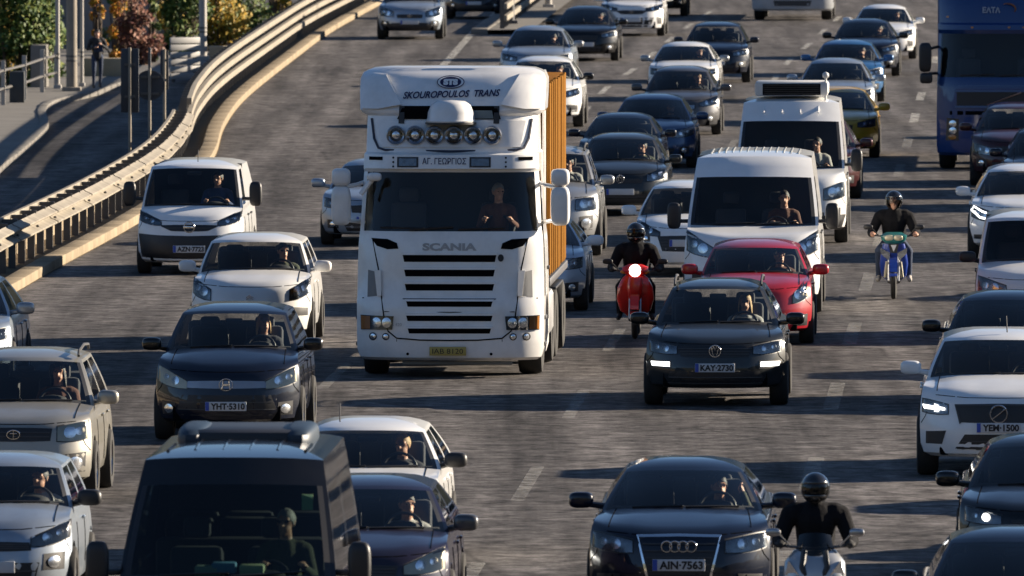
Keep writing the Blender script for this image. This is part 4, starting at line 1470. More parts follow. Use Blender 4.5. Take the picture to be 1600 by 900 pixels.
# 15 white crossover behind truck
car('crossover_car', 'car', {**SUV, 'h': 1.56, 'hl': (.52, .88, .70, .80, .76, .90), 'fog': (.70, .44, .12, .08), 'fog_kind': 'slot', 'mirror_col': P_BLACK}, P_WHITE2, 'white crossover just behind the wooden side of the lorry', None, 908, 200,
    drv=dict(label='driver of the white crossover behind the wooden lorry side', top=M_CLOTH_W))
# 16 black saloon
car('saloon_car', 'car', {**SALOON, 'h': 1.46, 'hl_mat': 'lens', 'gr_mat': M_BLACK}, P_BLACK, 'black saloon left of the white hatchback at the top edge', 862, 964, 96,
    drv=dict(label='driver of the black saloon at the top beside the white hatchback'))
# 17 white hatch top
car('hatchback', 'car', {'w': .88, 'ze': .86, 'hl': (.40, .86, .70, .78, .76, .90), 'hl_mat': 'dark', 'gr': (.46, .30, .62, .72), 'lg': (.62, .52, .26, .52), 'fog': (.76, .44, .07, .10), 'fog_kind': 'slot', 'emblem': ('oval', .68, .04)}, P_WHITE2, 'white hatchback with dark lower intake cut by the top edge', 937, 1036, 57)
car('suv', 'car', {**SUV}, P_BLACK, 'black car almost hidden behind the white hatchback at the top edge', None, 1072, 26)
# 19 dark suv
car('suv', 'car', {**SUV, 'h': 1.60, 'fog': (.70, .50, .12, .06), 'lit': None}, P_NAVY, 'dark blue off-road car alone in the gap above the roof unit van', 1064, 1170, 130)
# 20 silver saloon
car('saloon_car', 'car', {**SALOON, 'mirror_col': P_SILVER}, P_CREAM, 'pale silver saloon directly behind the grey hatchback', 1012, 1122, 158,
    drv=dict(label='driver of the pale silver saloon behind the grey hatchback', top=M_CLOTH_W))
# 21 grey
car('hatchback', 'car', {'h': 1.50, 'hl': (.44, .84, .66, .74, .70, .88), 'emblem': ('ring', .66, .05), 'chrome': True}, P_GREYL, 'grey hatchback with shiny bumper behind the mid-blue hatchback', 1000, 1124, 212,
    drv=dict(label='driver of the grey hatchback with the shiny bumper', hair='blond'))
# 22 blue
car('hatchback', 'car', {'w': .90, 'h': 1.47, 'emblem': ('chevron', .70, .05), 'hl': (.44, .86, .64, .72, .70, .86)}, P_BLUE, 'mid-blue hatchback second behind the dark grey hatchback', None, 1086, 264,
    drv=dict(label='driver of the mid-blue hatchback'))
# 23
car('saloon_car', 'car', {**SALOON}, P_NAVY, 'navy saloon showing only its roof behind the dark grey hatchback', 902, 1036, 290)
# 24 dark grey hatchback
car('hatchback', 'car', {'h': 1.50, 'w': .89, 'hl': (.50, .84, .66, .78, .72, .92), 'gr': (.44, .40, .62, .70), 'emblem': ('ring_w', .70, .07), 'wr': .60, 'cowl_z': 1.03}, P_GREY, 'dark grey hatchback behind the white city car', 895, 1043, 338,
    drv=dict(label='driver in a light top in the dark grey hatchback', top=M_CLOTH_G))
# 25 silver off-roader
car('suv', 'car', {**SUV, 'h': 1.80, 'w': .92, 'ze': 1.0, 'cowl_z': 1.24, 'belt': 1.16, 'wr': .66, 'hl': (.54, .88, .80, .98, .80, 1.0), 'fog': (.72, .56, .10, .10), 'rails': 'd', 'rim_r': .37, 'zb': .32, 'mirror_col': P_SILVER}, P_SILVER, 'silver off-roader squeezed between lorry and white city car', None, 934, 402,
    drv=dict(label='driver of the silver off-roader beside the lorry', top=M_CLOTH_W))
# 26 white car behind truck
car('hatchback', 'car', {'mirror_col': P_WHITE, 'h': 1.40}, P_SILVERB, 'pale blue-white car tucked behind the rear wheel of the lorry', None, 914, 488)
# 27 white city car
car('hatchback', 'car', {'w': .84, 'h': 1.50, 'cowl_y': .86, 'roof_y1': 1.5, 'hl': (.42, .80, .66, .72, .76, .92), 'hl_mat': 'dark', 'gr': (.46, .38, .42, .66), 'gr_bars': 4, 'lg': None, 'fog': (.66, .62, .07, .05), 'fog_kind': 'round', 'plate': .55, 'lit': None}, P_WHITE2, 'white city car with wide black grille beside the red scooter', 990, None, 433)
# 29 red car
car('hatchback', 'car', {'w': .86, 'L': 4.06, 'h': 1.48, 'wr': .63, 'wb': .80, 'ze': .84, 'cowl_z': 1.04, 'belt': .97, 'hl': (.58, .80, .62, .72, .72, 1.0), 'hl_mat': 'yellow', 'fog': (.70, .36, .09, .07), 'gr': (.30, .18, .42, .66), 'emblem': ('ring', .72, .05), 'plate': .34}, P_RED, 'red hatchback behind the dark grey crossover', 1086, 1268, 540,
    drv=dict(label='driver of the red hatchback', dz=.02))
# 30 dark grey crossover
car('crossover_car', 'car', {**SUV, 'h': 1.58, 'w': .91, 'ze': .84, 'cowl_z': 1.06, 'belt': 1.00, 'wr': .60, 'wb': .81, 'cowl_y': 1.06, 'roof_y1': 1.82, 'hl': (.50, .86, .70, .80, .73, .86), 'gr': (.52, .44, .66, .80), 'gr_bars': 3, 'lg': (.58, .72, .25, .47), 'fog': (.72, .56, .125, .032), 'fog_kind': 'drl',
     'plate': .52, 'plate_txt': 'KAY·2730', 'emblem': ('ring_w', .735, .075), 'rails': 'd', 'mirror_col': P_BLACK, 'cf': .46}, P_GREY, 'dark grey crossover with two lit lamps in the middle of the road', 1008, 1226, 637,
    drv=dict(label='fair long-haired driver of the dark grey crossover with lit lamps', hair='blond', long=True, dz=-.02))
# 31 white high van with roof unit is built below; 32.. cars on the right
car('hatchback', 'car', {'h': 1.5, 'mirror_col': P_MAROON}, P_MAROON, 'dark red car showing one flank behind the van with the roof unit', None, 1343, 312)
taxi = car('saloon_car', 'car', {**SALOON}, P_YELLOW, 'yellow taxi saloon with yellow mirror behind the van with the roof unit', None, 1372, 248)
car('saloon_car', 'car', {**SALOON, 'h': 1.47}, P_SILVERB, 'blue-silver saloon directly behind the yellow taxi', None, 1366, 196)
car('hatchback', 'car', {'h': 1.46}, P_BLUEB, 'bright blue car with round glinting headlight on the right', None, 1380, 160,
    drv=dict(label='driver of the bright blue car'))
car('saloon_car', 'car', {**SALOON, 'h': 1.46, 'mirror_col': P_BLACK}, P_NAVY, 'dark navy saloon in front of the white saloon at the top right', None, 1404, 120,
    drv=dict(label='driver of the dark navy saloon at the top right'))
car('saloon_car', 'car', {**SALOON, 'h': 1.46, 'fog': (.74, .42, .08, .10), 'fog_kind': 'slot'}, P_WHITE2, 'white saloon in the top right, left of the blue lorry', None, 1430, 93,
    drv=dict(label='driver of the white saloon beside the blue lorry'))
car('people_carrier', 'car', {**SUV, 'h': 1.58, 'hl': (.44, .88, .62, .72, .66, .84), 'mirror_col': P_MAROON}, P_MAROON, 'dark maroon car close in front of the blue lorry', 1518, None, 292)
car('hatchback', 'car', {'h': 1.50}, P_NAVY, 'dark blue car at the right edge behind the white car with ring-shaped lamps', 1566, None, 330)
r42, sh42, S42 = car('hatchback', 'car', {**SUV, 'h': 1.55, 'ze': .90, 'cowl_z': 1.08, 'belt': 1.02, 'hl': (.52, .88, .66, .80, .74, .92), 'hl_mat': 'dark', 'fog': (.74, .40, .10, .04), 'fog_kind': 'slot', 'mirror_col': P_WHITE}, P_WHITE2, 'white car with ring-shaped lit lamps at the right edge', 1515, None, 408)
lampring = [( -.56, .78), (-.70, .82), (-.84, .90), (-.88, .84), (-.74, .72), (-.58, .69), (-.53, .72), (-.56, .78)]
b = MB(); b.tube([(x, sh42.front(x, z) - .03, z) for x, z in lampring], .014, 6); b.build('lamp_ring', M_DRL, r42)
car('panel_van', 'van', {**VAN, 'h': 1.84, 'w': .90, 'wr': .74, 'wb': .85, 'cowl_y': .75, 'roof_y1': 1.35, 'hl': (.46, .86, .70, .82, .74, .95), 'mirror_col': M_BLACK}, P_WHITE, 'white box-shaped van at the right edge behind the dark saloon', 1524, None, 536)
car('saloon_car', 'car', {**SALOON, 'h': 1.47, 'w': .90, 'wr': .60, 'mirror_col': P_BLACK}, P_NAVY, 'dark saloon at the right edge just behind the white crossover', 1468, None, 643)
# 45 white crossover right
r45, sh45, S45 = car('crossover_car', 'car', {**SUV, 'h': 1.66, 'w': .93, 'L': 4.4, 'ze': .96, 'cowl_z': 1.18, 'belt': 1.11, 'wr': .66, 'wb': .85, 'rim_r': .36, 'hl': (.60, .90, .76, .86, .78, .92), 'gr': (.50, .44, .66, .85), 'gr_bars': 0, 'gr_frame': M_TRIM, 'lg': (.40, .56, .28, .52), 'fog': (.74, .48, .12, .08), 'fog_kind': 'slot', 'plate': .60, 'plate_txt': 'YEM·1500', 'emblem': ('ring_v', .76, .10), 'mirror_z': 1.24, 'cf': .42, 'antenna': 0.1}, P_WHITE, 'white crossover with wide black grille and ring emblem at the right edge', 1437, None, 748)
for sg in (-1, 1):
    patch('day_running_light', sh45, [(.64, .83), (.90, .86)], [(.64, .80), (.88, .81)], M_DRL, r45, off=.03, nx=6, nz=1, mirror=sg < 0)
    patch('day_running_light', sh45, [(.72, .86), (.76, .87)], [(.72, .78), (.76, .78)], M_DRL, r45, off=.031, nx=2, nz=2, mirror=sg < 0)
car('saloon_car', 'car', {**SALOON, 'h': 1.46, 'w': .90, 'lit': 'both', 'mirror_col': P_BLACK}, P_BLACK, 'black saloon with lit headlight right in front of the white crossover', 1497, None, 920)
car('saloon_car', 'car', {**SALOON, 'h': 1.46, 'w': .90, 'wr': .60, 'mirror_col': P_BLACK}, P_NAVY, 'dark saloon in the lower right corner showing its roof', 1432, None, 1102)
# 48 dark saloon foreground
car('saloon_car', 'car', {**SALOON, 'h': 1.43, 'w': .90, 'ze': .80, 'cowl_z': 1.00, 'belt': .94, 'wr': .58, 'wb': .80, 'hl': (.46, .86, .62, .74, .66, .80), 'gr': (.40, .28, .30, .77), 'gr_bars': 6, 'gr_frame': M_CHROME, 'lg': None, 'fog': (.70, .34, .12, .07), 'fog_kind': 'slot',
     'plate': .50, 'plate_txt': 'AIN·7563', 'emblem': ('rings4', .68, .052), 'mirror_z': 1.05, 'cf': .48}, P_NAVY, 'dark navy saloon with chrome-framed tall grille in the foreground', 918, 1203, 962,
    drv=dict(label='driver raising an arm in the dark navy saloon in the foreground', top=M_CLOTH_G, raised=True))

# ------------------------------------------------------------------ tall vans
def roof_z(h, wr, y1, y2, x, y):
    ym = (y1 + y2) / 2 + .05
    k = max(abs(x) / wr, abs(y - ym) / (ym - y1))
    return h - .095 * min(1, k) ** 3.2 - .004
HIGH = {**VAN, 'L': 5.4, 'w': 1.02, 'h': 2.38, 'zb': .25, 'ze': 1.12, 'belt': 1.30, 'cowl_z': 1.30, 'cowl_y': .80, 'wb': .985, 'wr': .86, 'roof_y1': 2.0, 'roof_y2': 5.2, 'yd': 5.32, 'zd': 1.3, 'rim_r': .34, 'wb_y': .95, 'wheelbase': 3.45, 'track': .80,
        'vlist': (.03, .10, .22, .36, .50, .62, .71, .86, 1.0), 'ws_top': 6, 'mirror_col': M_BLACK, 'mirror_big': True, 'mirror_z': 1.38, 'cf': .40, 'pf': 4, 'ccf': .24, 'seam': False}
van_a, sh_a, S_a = car('passenger_van', 'van', {**HIGH, 'hl': (.56, .98, .86, .98, .96, 1.24), 'gr': (.44, .38, .62, .78), 'lg': (.6, .6, .32, .56), 'fog': (.80, .52, .1, .1), 'fog_kind': 'slot', 'bumper_black': 0, 'plate': .48},
    P_WHITE, 'tall white passenger van behind the red hatchback', 1068, 1281, 492,
    drv=dict(label='driver of the tall white passenger van behind the red hatchback', dx=.45, dz=.0))
for k in range(13):
    b = MB(); x = -.66 + k * .11
    b.tube([(x, y, roof_z(2.38, .86, 2.0, 5.2, x, y)) for y in (2.45, 2.7, 3.0, 3.4, 3.8, 4.2, 4.6)], .013, 5); b.build('roof_rib', P_WHITE, van_a)
van_b, sh_b, S_b = car('panel_van', 'van', {**HIGH, 'h': 2.52, 'w': .99, 'wb': .95, 'wr': .84, 'hl': (.60, .96, .78, .96, .84, 1.10), 'gr': (.50, .44, .74, .96), 'gr_bars': 3, 'lg': (.6, .6, .32, .56), 'fog': (.78, .5, .1, .1), 'bumper_black': .52, 'plate': .58},
    P_WHITE, 'tall white van with a cooling unit on its roof', 1145, 1322, 382,
    drv=dict(label='driver of the tall white van with the roof cooling unit', dx=.45, dz=.0))
for x in (-.48, -.16, .16, .48):
    b = MB(); b.tube([(x, 1.75, 2.25), (x, 2.1, 2.43), (x, 3.0, 2.52)], .014, 6); b.build('roof_rib', P_WHITE, van_b)
b = MB(); b.cbox((0, 2.75, 2.66), (1.30, 1.0, .26), .06); ac = b.build('cooling_unit', mat('unit_white', (.55, .55, .54), .5), van_b)
for k in range(5):
    b = MB(); b.box((0, 2.235, 2.58 + k * .036), (.98, .03, .014)); b.build('louvre', M_BLACK, ac)
b = MB(); b.cbox((0, 2.24, 2.65), (1.02, .02, .20), .005); b.build('louvre_backing', M_DARK, ac)
b = MB(); b.tube([(.60, 2.3, 2.40), (.60, 2.3, 2.86)], .02, 6); b.sphere((.60, 2.3, 2.90), .06, 10, 8); b.build('beacon', mat('unit_white', (.55, .55, .54), .5), van_b)
# black minibus
mb_root, sh_m, S_m = car('minibus', 'minibus', {**HIGH, 'van': False, 'h': 2.46, 'w': 1.0, 'wb': .965, 'wr': .80, 'cowl_z': 1.36, 'belt': 1.34, 'L': 6.0, 'yd': 5.9, 'roof_y2': 5.8, 'roof_y1': 1.9, 'vlist': (.03, .10, .22, .36, .50, .64, .78, .88, 1.0), 'gr': (.5, .46, .8, 1.0), 'hl': (.6, .96, .8, 1.0, .85, 1.15), 'plate': .5, 'mirror_z': 1.42, 'glass': 'p'},
    P_BLACK, 'black minibus with bulging air unit on its roof, lower left foreground', 168, 522, 1155,
    drv=dict(label='bald driver in sunglasses at the wheel of the black minibus', top=M_CLOTH_G, shades=True, dx=.46, dz=.04, hair='grey'))
for x in (-.62, -.37, -.12, .12, .37, .62):
    b = MB(); b.tube([(x, y, roof_z(2.46, .80, 1.9, 5.8, x, y)) for y in (2.4, 2.7, 3.0, 3.3, 3.5)], .016, 5); b.build('roof_rib', P_BLACK, mb_root)
b = MB(); b.cbox((0, 4.3, 2.45), (1.0, 1.5, .18), .08); pod = b.build('air_unit', M_BLACK, mb_root)
for x in (-1, 1):
    b = MB(); b.sphere((x * .48, 4.3, 2.44), (.15, .80, .13), 18, 12, .6); b.build('air_unit_pod', mat('pod_blue', (.012, .026, .045), .5), pod)
b = MB(); b.box((.68, 1.62, 2.0), (.10, .01, .14)); b.build('permit_sticker', mat('sticker_green', (.35, .55, .25), .6), mb_root)
for x, z, c in ((-.05, 1.43, (.10, .28, .42)), (-.2, 1.40, (.25, .34, .26)), (.2, 1.41, (.42, .48, .28))):
    b = MB(); b.cbox((x, 1.35, z), (.22, .2, .10), .02); b.build('dash_item', mat('dash_%d' % int(c[0] * 100), c, .7), mb_root)

b = MB(); b.box((0, 5.35, 1.5), (1.62, .03, 1.5)); b.build('light_blocker', M_CABIN, mb_root)  # added panel: blocks the lit road behind, keeps the interior dark
for yy in (3.6, 4.5):
    for x in (-.5, 0, .5):
        b = MB(); b.cbox((x, yy, 1.35), (.44, .14, .8), .05); b.build('passenger_seat', M_SEAT, mb_root)
# ------------------------------------------------------------------ lorries
def lorry_cab(root, pnt, rows, glass_rows, depth=2.2, cf=.34, pf=5.0, driver_z=1.75):
    """rows: (z, half width, front y). glass_rows: index range that is windscreen"""
    sh = Shell()
    for z, w, yf in rows:
        sh.push(ring(dict(w=w, yf=yf, cf=cf, pf=pf, yr=depth, cr=.06, zf=z, zs=z, zr=z)))
    top = sh.R[-1]; zt = rows[-1][0]; ym = (rows[-1][2] + depth) / 2
    for k, dz in ((.93, .03), (.7, .05), (.05, .055)):
        sh.push([Vector((p.x * k, ym + (p.y - ym) * k, zt + dz)) for p in top])
    R = .52
    for P in sh.R[:8]:
        for j in list(range(NFX - 1, NFX + NST + 1)) + list(range(NFX + NST + NRX - 1, NLOOP)) + [0]:
            p = P[j]; d = abs(p.y - 1.38)
            if d < R + .08: p.z = max(p.z, .5 + math.sqrt((R + .08) ** 2 - d * d))
    verts = [p for P in sh.R for p in P]
    gb, gw, gs, gl_ = [], [], [], []
    for i in range(len(sh.R) - 1):
        for j in range(NLOOP):
            k = (j + 1) % NLOOP
            f = (i * NLOOP + j, i * NLOOP + k, (i + 1) * NLOOP + k, (i + 1) * NLOOP + j)
            if glass_rows[0] <= i < glass_rows[1]:
                if 2 <= j < NFX - 3: gw.append(f); continue
                if NFX + 2 <= j < NFX + 11: gs.append(f); continue
                if NLOOP - 13 <= j < NLOOP - 3: gl_.append(f); continue
            gb.append(f)
    gb.append(tuple((len(sh.R) - 1) * NLOOP + j for j in range(NLOOP)))
    def sub(nm, fs, m):
        used = sorted({i for f in fs for i in f}); mp = {o: k for k, o in enumerate(used)}
        return mk(nm, [verts[i] for i in used], [tuple(mp[i] for i in f) for f in fs], m, root, angle=30)
    sub('cab', gb, pnt); sub('windscreen', gw, M_GLASS); sub('side_window', gs, M_GLASS); sub('side_window', gl_, M_GLASS)
    # cab inside
    zg = rows[glass_rows[0]][0]
    b = MB(); b.cbox((0, .62, zg - .18), (2.2, .55, .3), .06); b.build('dashboard', M_CABIN, root)
    b = MB(); b.box((0, depth - .12, zg + .4), (2.3, .04, 2.6)); b.build('bunk_wall', M_CABIN, root)
    b = MB(); b.box((0, 1.2, zg - .95), (2.3, 1.9, .06)); b.build('cab_floor', M_CABIN, root)
    for x in (-.62, .62):
        b = MB(); b.cbox((x, 1.5, zg - .1), (.5, .16, .9), .06); b.cbox((x, 1.5, zg + .45), (.28, .12, .2), .05); b.build('seat', M_SEAT, root)
    c = Vector((.62, .95, zg + .02)); b = MB()
    b.tube([c + Vector((.23 * math.cos(2 * PI * k / 20), .16 * math.sin(2 * PI * k / 20), .16 * math.sin(2 * PI * k / 20))) for k in range(21)], .02, 6, caps=False)
    b.build('steering_wheel', M_BLACK, root)
    return sh

def fake_root(root, **k):
    return root, dict(k)

# white lorry
S_TR = scale_at(585)
tr_p = G(702, 591)
lorry = empty('lorry', tr_p, -math.radians(2.4), 1.0, 'white lorry with six roof lamps and wooden box body', 'lorry')
P_LORRY = paint('lorry_white', (.82, .81, .79), dirt=.20)
rows = [(.24, 1.18, .10), (.28, 1.24, .03), (.40, 1.275, 0), (.62, 1.28, 0), (.66, 1.28, .0), (.88, 1.28, .01), (1.06, 1.28, .02), (1.10, 1.275, .035), (1.45, 1.27, .05), (1.80, 1.26, .08), (1.93, 1.25, .10),
        (2.00, 1.24, .12), (2.25, 1.225, .18), (2.55, 1.21, .25), (2.80, 1.195, .31), (2.84, 1.20, .28), (3.04, 1.195, .32), (3.07, 1.17, .40), (3.30, 1.165, .47), (3.56, 1.16, .56), (3.60, 1.23, .54), (3.64, 1.26, .54), (3.90, 1.275, .74), (4.06, 1.275, .92), (4.14, 1.24, 1.05), (4.17, 1.18, 1.2)]
shl = lorry_cab(lorry, P_LORRY, rows, (11, 14))
def lp(name, top, bot, m, parent=lorry, **k): return patch(name, shl, top, bot, m, parent, **k)
# grille panel outline, slots
def seam(pts, wd=.012, m=M_DARK, parent=lorry, off=.006, name='panel_seam'):
    v = [Vector((x, shl.front(x, z) - off, z)) for x, z in pts]
    b = MB(); b.tube(v, wd / 2, 5); return b.build(name, m, parent)
seam([(-1.06, 1.90), (-.98, 1.5), (-.93, 1.10), (-.90, .85), (-.84, .64), (-.72, .545), (-.4, .52), (0, .515), (.4, .52), (.72, .545), (.84, .64), (.90, .85), (.93, 1.10), (.98, 1.5), (1.06, 1.90)], .02)
seam([(-1.2, 1.085), (-.6, 1.08), (0, 1.078), (.6, 1.08), (1.2, 1.085)], .016)
seam([(-.89, .905), (0, .90), (.89, .905)], .012)
for k, (z0, z1, hw) in enumerate(((1.585, 1.68, .64), (1.388, 1.48, .62), (1.195, 1.285, .61), (.975, 1.05, .59), (.78, .855, .59), (.61, .68, .57))):
    o = lp('grille_slot', [(-hw, z1), (hw, z1)], [(-hw + .02, z0), (hw - .02, z0)], M_DARK, off=.003, nx=12, nz=2)
    lp('grille_lip', [(-hw - .02, z1 + .028), (hw + .02, z1 + .028)], [(-hw - .01, z1), (hw + .01, z1)], P_LORRY, o, off=.03, nx=12, nz=1)
text_on('grille_lettering', shl, 'SCANIA', 0, 1.79, .13, mat('faded_badge', (.38, .37, .36), .5), lorry, off=.008, width=.74, bold=.006)
text_on('model_lettering', shl, 'R 420', -.72, .73, .06, mat('faded_badge', (.38, .37, .36), .5), lorry, off=.008)
disc_patch('badge', shl, .70, 1.64, .04, .05, M_INK, lorry, off=.01)
for sg in (1, -1):
    mir = sg < 0
    lp('corner_vent', [(.72, 1.84), (.85, 1.895), (1.08, 1.905)], [(.70, 1.765), (.85, 1.755), (1.00, 1.80)], M_DARK, off=.008, nx=8, nz=3, mirror=mir)
    o = lp('air_deflector', [(1.02, 1.45), (1.12, 1.47)], [(.98, 1.12), (1.13, 1.10)], mat('deflector_grey', (.22, .22, .22), .5), off=.006, nx=5, nz=4, mirror=mir)
    lp('deflector_blade', [(.94, 1.47), (1.03, 1.47)], [(.93, 1.12), (.99, 1.12)], P_LORRY, o, off=.05, nx=4, nz=4, mirror=mir)
    hl = lp('headlight', [(.76, .845), (1.225, .855)], [(.78, .66), (1.22, .655)], mat('hl_dark', (.07, .07, .075), .25), off=.008, nx=8, nz=3, mirror=mir)
    for cx in (.86, 1.00):
        disc_patch('reflector', shl, sg * cx, .755, .065, .07, M_REFL, hl, off=.016, dome=.01)
    lp('indicator', [(1.09, .84), (1.22, .845)], [(1.09, .67), (1.215, .665)], M_AMBER, hl, off=.018, nx=4, nz=3, mirror=mir)
    lp('lens_cover', [(.76, .845), (1.225, .855)], [(.78, .66), (1.22, .655)], M_LENS, hl, off=.034, nx=8, nz=3, mirror=mir, depth=0)
    for cx, r in ((.87, .05), (1.05, .055)):
        o = disc_patch('fog_light', shl, sg * cx, .565, r, r, M_BLACK, lorry, off=.006)
        disc_patch('reflector', shl, sg * cx, .565, r * .7, r * .7, M_REFL, o, off=.014, dome=.008)
    seam([(sg * .72, .53), (sg * .73, .26)], .008)
    disc_patch('bumper_bolt', shl, sg * .57, .33, .02, .02, M_DARK, lorry, off=.006, n=10)
b = MB(); yy = shl.front(0, .37) - .03; b.cbox((-.02, yy, .37), (.50, .02, .12), .004); pl = b.build('number_plate', M_PLATE_Y, lorry)
text_on('plate_lettering', shl, 'IAB 8120', -.02, .37, .10, M_INK, pl, off=.014, width=.42, flat_y=yy)
# step and under-bumper
b = MB(); b.cbox((0, .55, .33), (1.9, .5, .16), .03); b.build('front_beam', M_DARK, lorry)
b = MB(); b.cbox((.1, .2, .20), (1.5, .06, .05), .01); b.build('air_dam', mat('dam_grey', (.2, .18, .15), .8), lorry)
# wipers
for (x0, z0, x1, z1) in ((-.55, 2.02, .05, 2.06), (.12, 2.03, .75, 2.05), (-.95, 2.05, -.35, 2.04)):
    b = MB(); b.tube([(x0, shl.front(x0, z0) - .03, z0), (x1, shl.front(x1, z1) - .03, z1)], .014, 5); b.build('wiper', M_BLACK, lorry)
# sun visor band with lamps and lettering
vis = lp('visor_band', [(-1.17, 3.035), (1.17, 3.035)], [(-1.18, 2.85), (1.18, 2.85)], P_LORRY, off=.05, nx=16, nz=3)
INKB = mat('lettering_navy', (.012, .012, .06), .45)
text_on('visor_lettering', shl, 'ΑΓ. ΓΕΩΡΓΙΟΣ', -.08, 2.955, .115, INKB, vis, off=.060, width=.60, bold=.001)
for x in (-.58, .41):
    o = lp('visor_lamp', [(x - .145, 3.01), (x + .145, 3.01)], [(x - .145, 2.87), (x + .145, 2.87)], M_BLACK, vis, off=.058, nx=4, nz=2)
    lp('lamp_lens', [(x - .12, 2.99), (x + .12, 2.99)], [(x - .12, 2.89), (x + .12, 2.89)], mat('hl_grey', (.30, .31, .32), .22), o, off=.066, nx=4, nz=2)
for sg in (1, -1):
    lp('marker_light', [(.93, 3.01), (1.12, 3.01)], [(.93, 2.965), (1.12, 2.965)], M_DARK, vis, off=.056, nx=3, nz=1, mirror=sg < 0)
    for z in (2.88, 2.94, 3.0): disc_patch('rivet', shl, sg * (.76 if sg > 0 else .78), z, .014, .014, M_DARK, vis, off=.056, n=8)
# upper panel with six lamps
seam([(-1.10, 3.52), (-1.06, 3.25), (-1.00, 3.13), (-.90, 3.10), (0, 3.085), (.90, 3.10), (1.0, 3.13), (1.06, 3.25), (1.10, 3.52)], .035, mat('panel_navy', (.02, .025, .05), .5), off=.02, name='panel_frame')
lp('lamp_panel', [(-1.02, 3.50), (1.02, 3.50)], [(-.95, 3.14), (.95, 3.14)], P_LORRY, off=.03, nx=14, nz=3)
for k in range(6):
    x = -.75 + k * .264; z = 3.305
    y = shl.front(x, z) - .10
    e = MB(); e.lathe([(.10, .08), (.03, .128), (0, .132), (-.012, .118)], (x, y, z), 'y', 22); sp = e.build('spot_lamp', mat('lamp_shell', (.35, .35, .36), .3, metal=.8), lorry)
    e = MB(); e.lathe([(.055, .004), (.05, .03), (.03, .085), (.0, .118)], (x, y, z), 'y', 22); e.build('reflector', mat('bowl', (.30, .32, .35), .18, metal=1.0), sp)
    e = MB(); e.lathe([(-.004, .001), (.0, .045), (.005, .052), (.006, .04)], (x, y + .004, z), 'y', 14); e.build('bulb_shield', M_REFL, sp)
    e = MB(); e.lathe([(-.022, .001), (-.018, .07), (-.008, .119)], (x, y, z), 'y', 22); e.build('lens', M_LENS, sp)
    b = MB(); b.tube([(x, y + .04, z - .10), (x, y + .08, z - .19)], .015, 6); b.build('bracket', M_STEEL, sp)
for x in (-.62, -.40, .38, .62):
    seam([(x, 3.44), (x, 3.50)], .012)
# dark slot and roof dome
lp('roof_slot', [(-.66, 3.70), (.62, 3.70)], [(-.74, 3.52), (.68, 3.52)], M_DARK, off=.02, nx=10, nz=3)
for x in (-.68, .62):
    lp('slot_post', [(x - .03, 3.70), (x + .04, 3.70)], [(x - .04, 3.46), (x + .04, 3.46)], M_BLACK, off=.035, nx=2, nz=2)
lp('roof_hatch', [(.30, 3.64), (.56, 3.64)], [(.30, 3.53), (.58, 3.53)], mat('hatch_glass', (.14, .20, .24), .2), off=.03, nx=3, nz=2)
b = MB()
b.lathe([(3.47, .001), (3.47, .33), (3.50, .345), (3.53, .325), (3.62, .315), (3.72, .27), (3.77, .20), (3.785, .001)], (0, .46, 0), 'z', 26)
b.build('roof_dome', P_LORRY, lorry)
b = MB(); b.lathe([(3.455, .001), (3.455, .35), (3.48, .35)], (0, .46, 0), 'z', 26); b.build('dome_gasket', M_BLACK, lorry)
# spoiler shoulders and lettering
for sg in (1, -1):
    lp('spoiler_shoulder', [(.92, 4.13), (1.08, 4.14), (1.215, 4.12)], [(.68, 3.72), (1.0, 3.66), (1.24, 3.66)], P_LORRY, off=.07, nx=8, nz=7, mirror=sg < 0, depth=.03)
text_on('roof_lettering', shl, 'SKOUROPOULOS  TRANS', 0.0, 3.86, .125, INKB, lorry, off=.02, shear=.3, width=1.33, bold=.003, slope=.028)
def oval(cx, cz, rx, rz, m, nm, parent, off):
    vs = []; n = 26
    for i in range(n):
        t = 2 * PI * i / n; x, z = cx + rx * math.cos(t), cz + rz * math.sin(t)
        vs.append((x, shl.front(x, z) - off, z))
    return mk(nm, vs, [tuple(range(n))], m, parent, smooth=False)
em = oval(-.02, 4.02, .19, .088, INKB, 'roof_emblem', lorry, .018)
oval(-.02, 4.02, .178, .077, P_LORRY, 'emblem_ring', em, .022)
oval(-.02, 4.02, .145, .070, INKB, 'emblem_globe', em, .026)
text_on('emblem_lettering', shl, 'STS', -.02, 4.02, .095, P_LORRY, em, off=.030, bold=.008, width=.20)
# mirrors
for sg in (1, -1):
    b = MB(); b.sphere((sg * 1.50, .42, 2.34), (.135, .13, .27), 18, 14, .5); mo = b.build('door_mirror', P_LORRY, lorry)
    b = MB(); b.sphere((sg * 1.50, .42, 2.73), (.13, .12, .12), 18, 12, .55); b.build('wide_mirror', P_LORRY, mo)
    b = MB(); b.tube([(sg * 1.17, .75, 2.66), (sg * 1.30, .5, 2.62), (sg * 1.42, .45, 2.6)], .03, 7); b.tube([(sg * 1.2, .75, 2.1), (sg * 1.42, .45, 2.14)], .03, 7); b.build('mirror_arm', P_LORRY, mo)
b = MB(); b.tube([(-1.22, .22, 2.50), (-1.10, .24, 2.66), (-1.02, .24, 2.74)], .035, 7); b.sphere((-1.03, .2, 2.74), (.1, .07, .06), 10, 8, .7); b.build('kerb_mirror', P_LORRY, lorry)
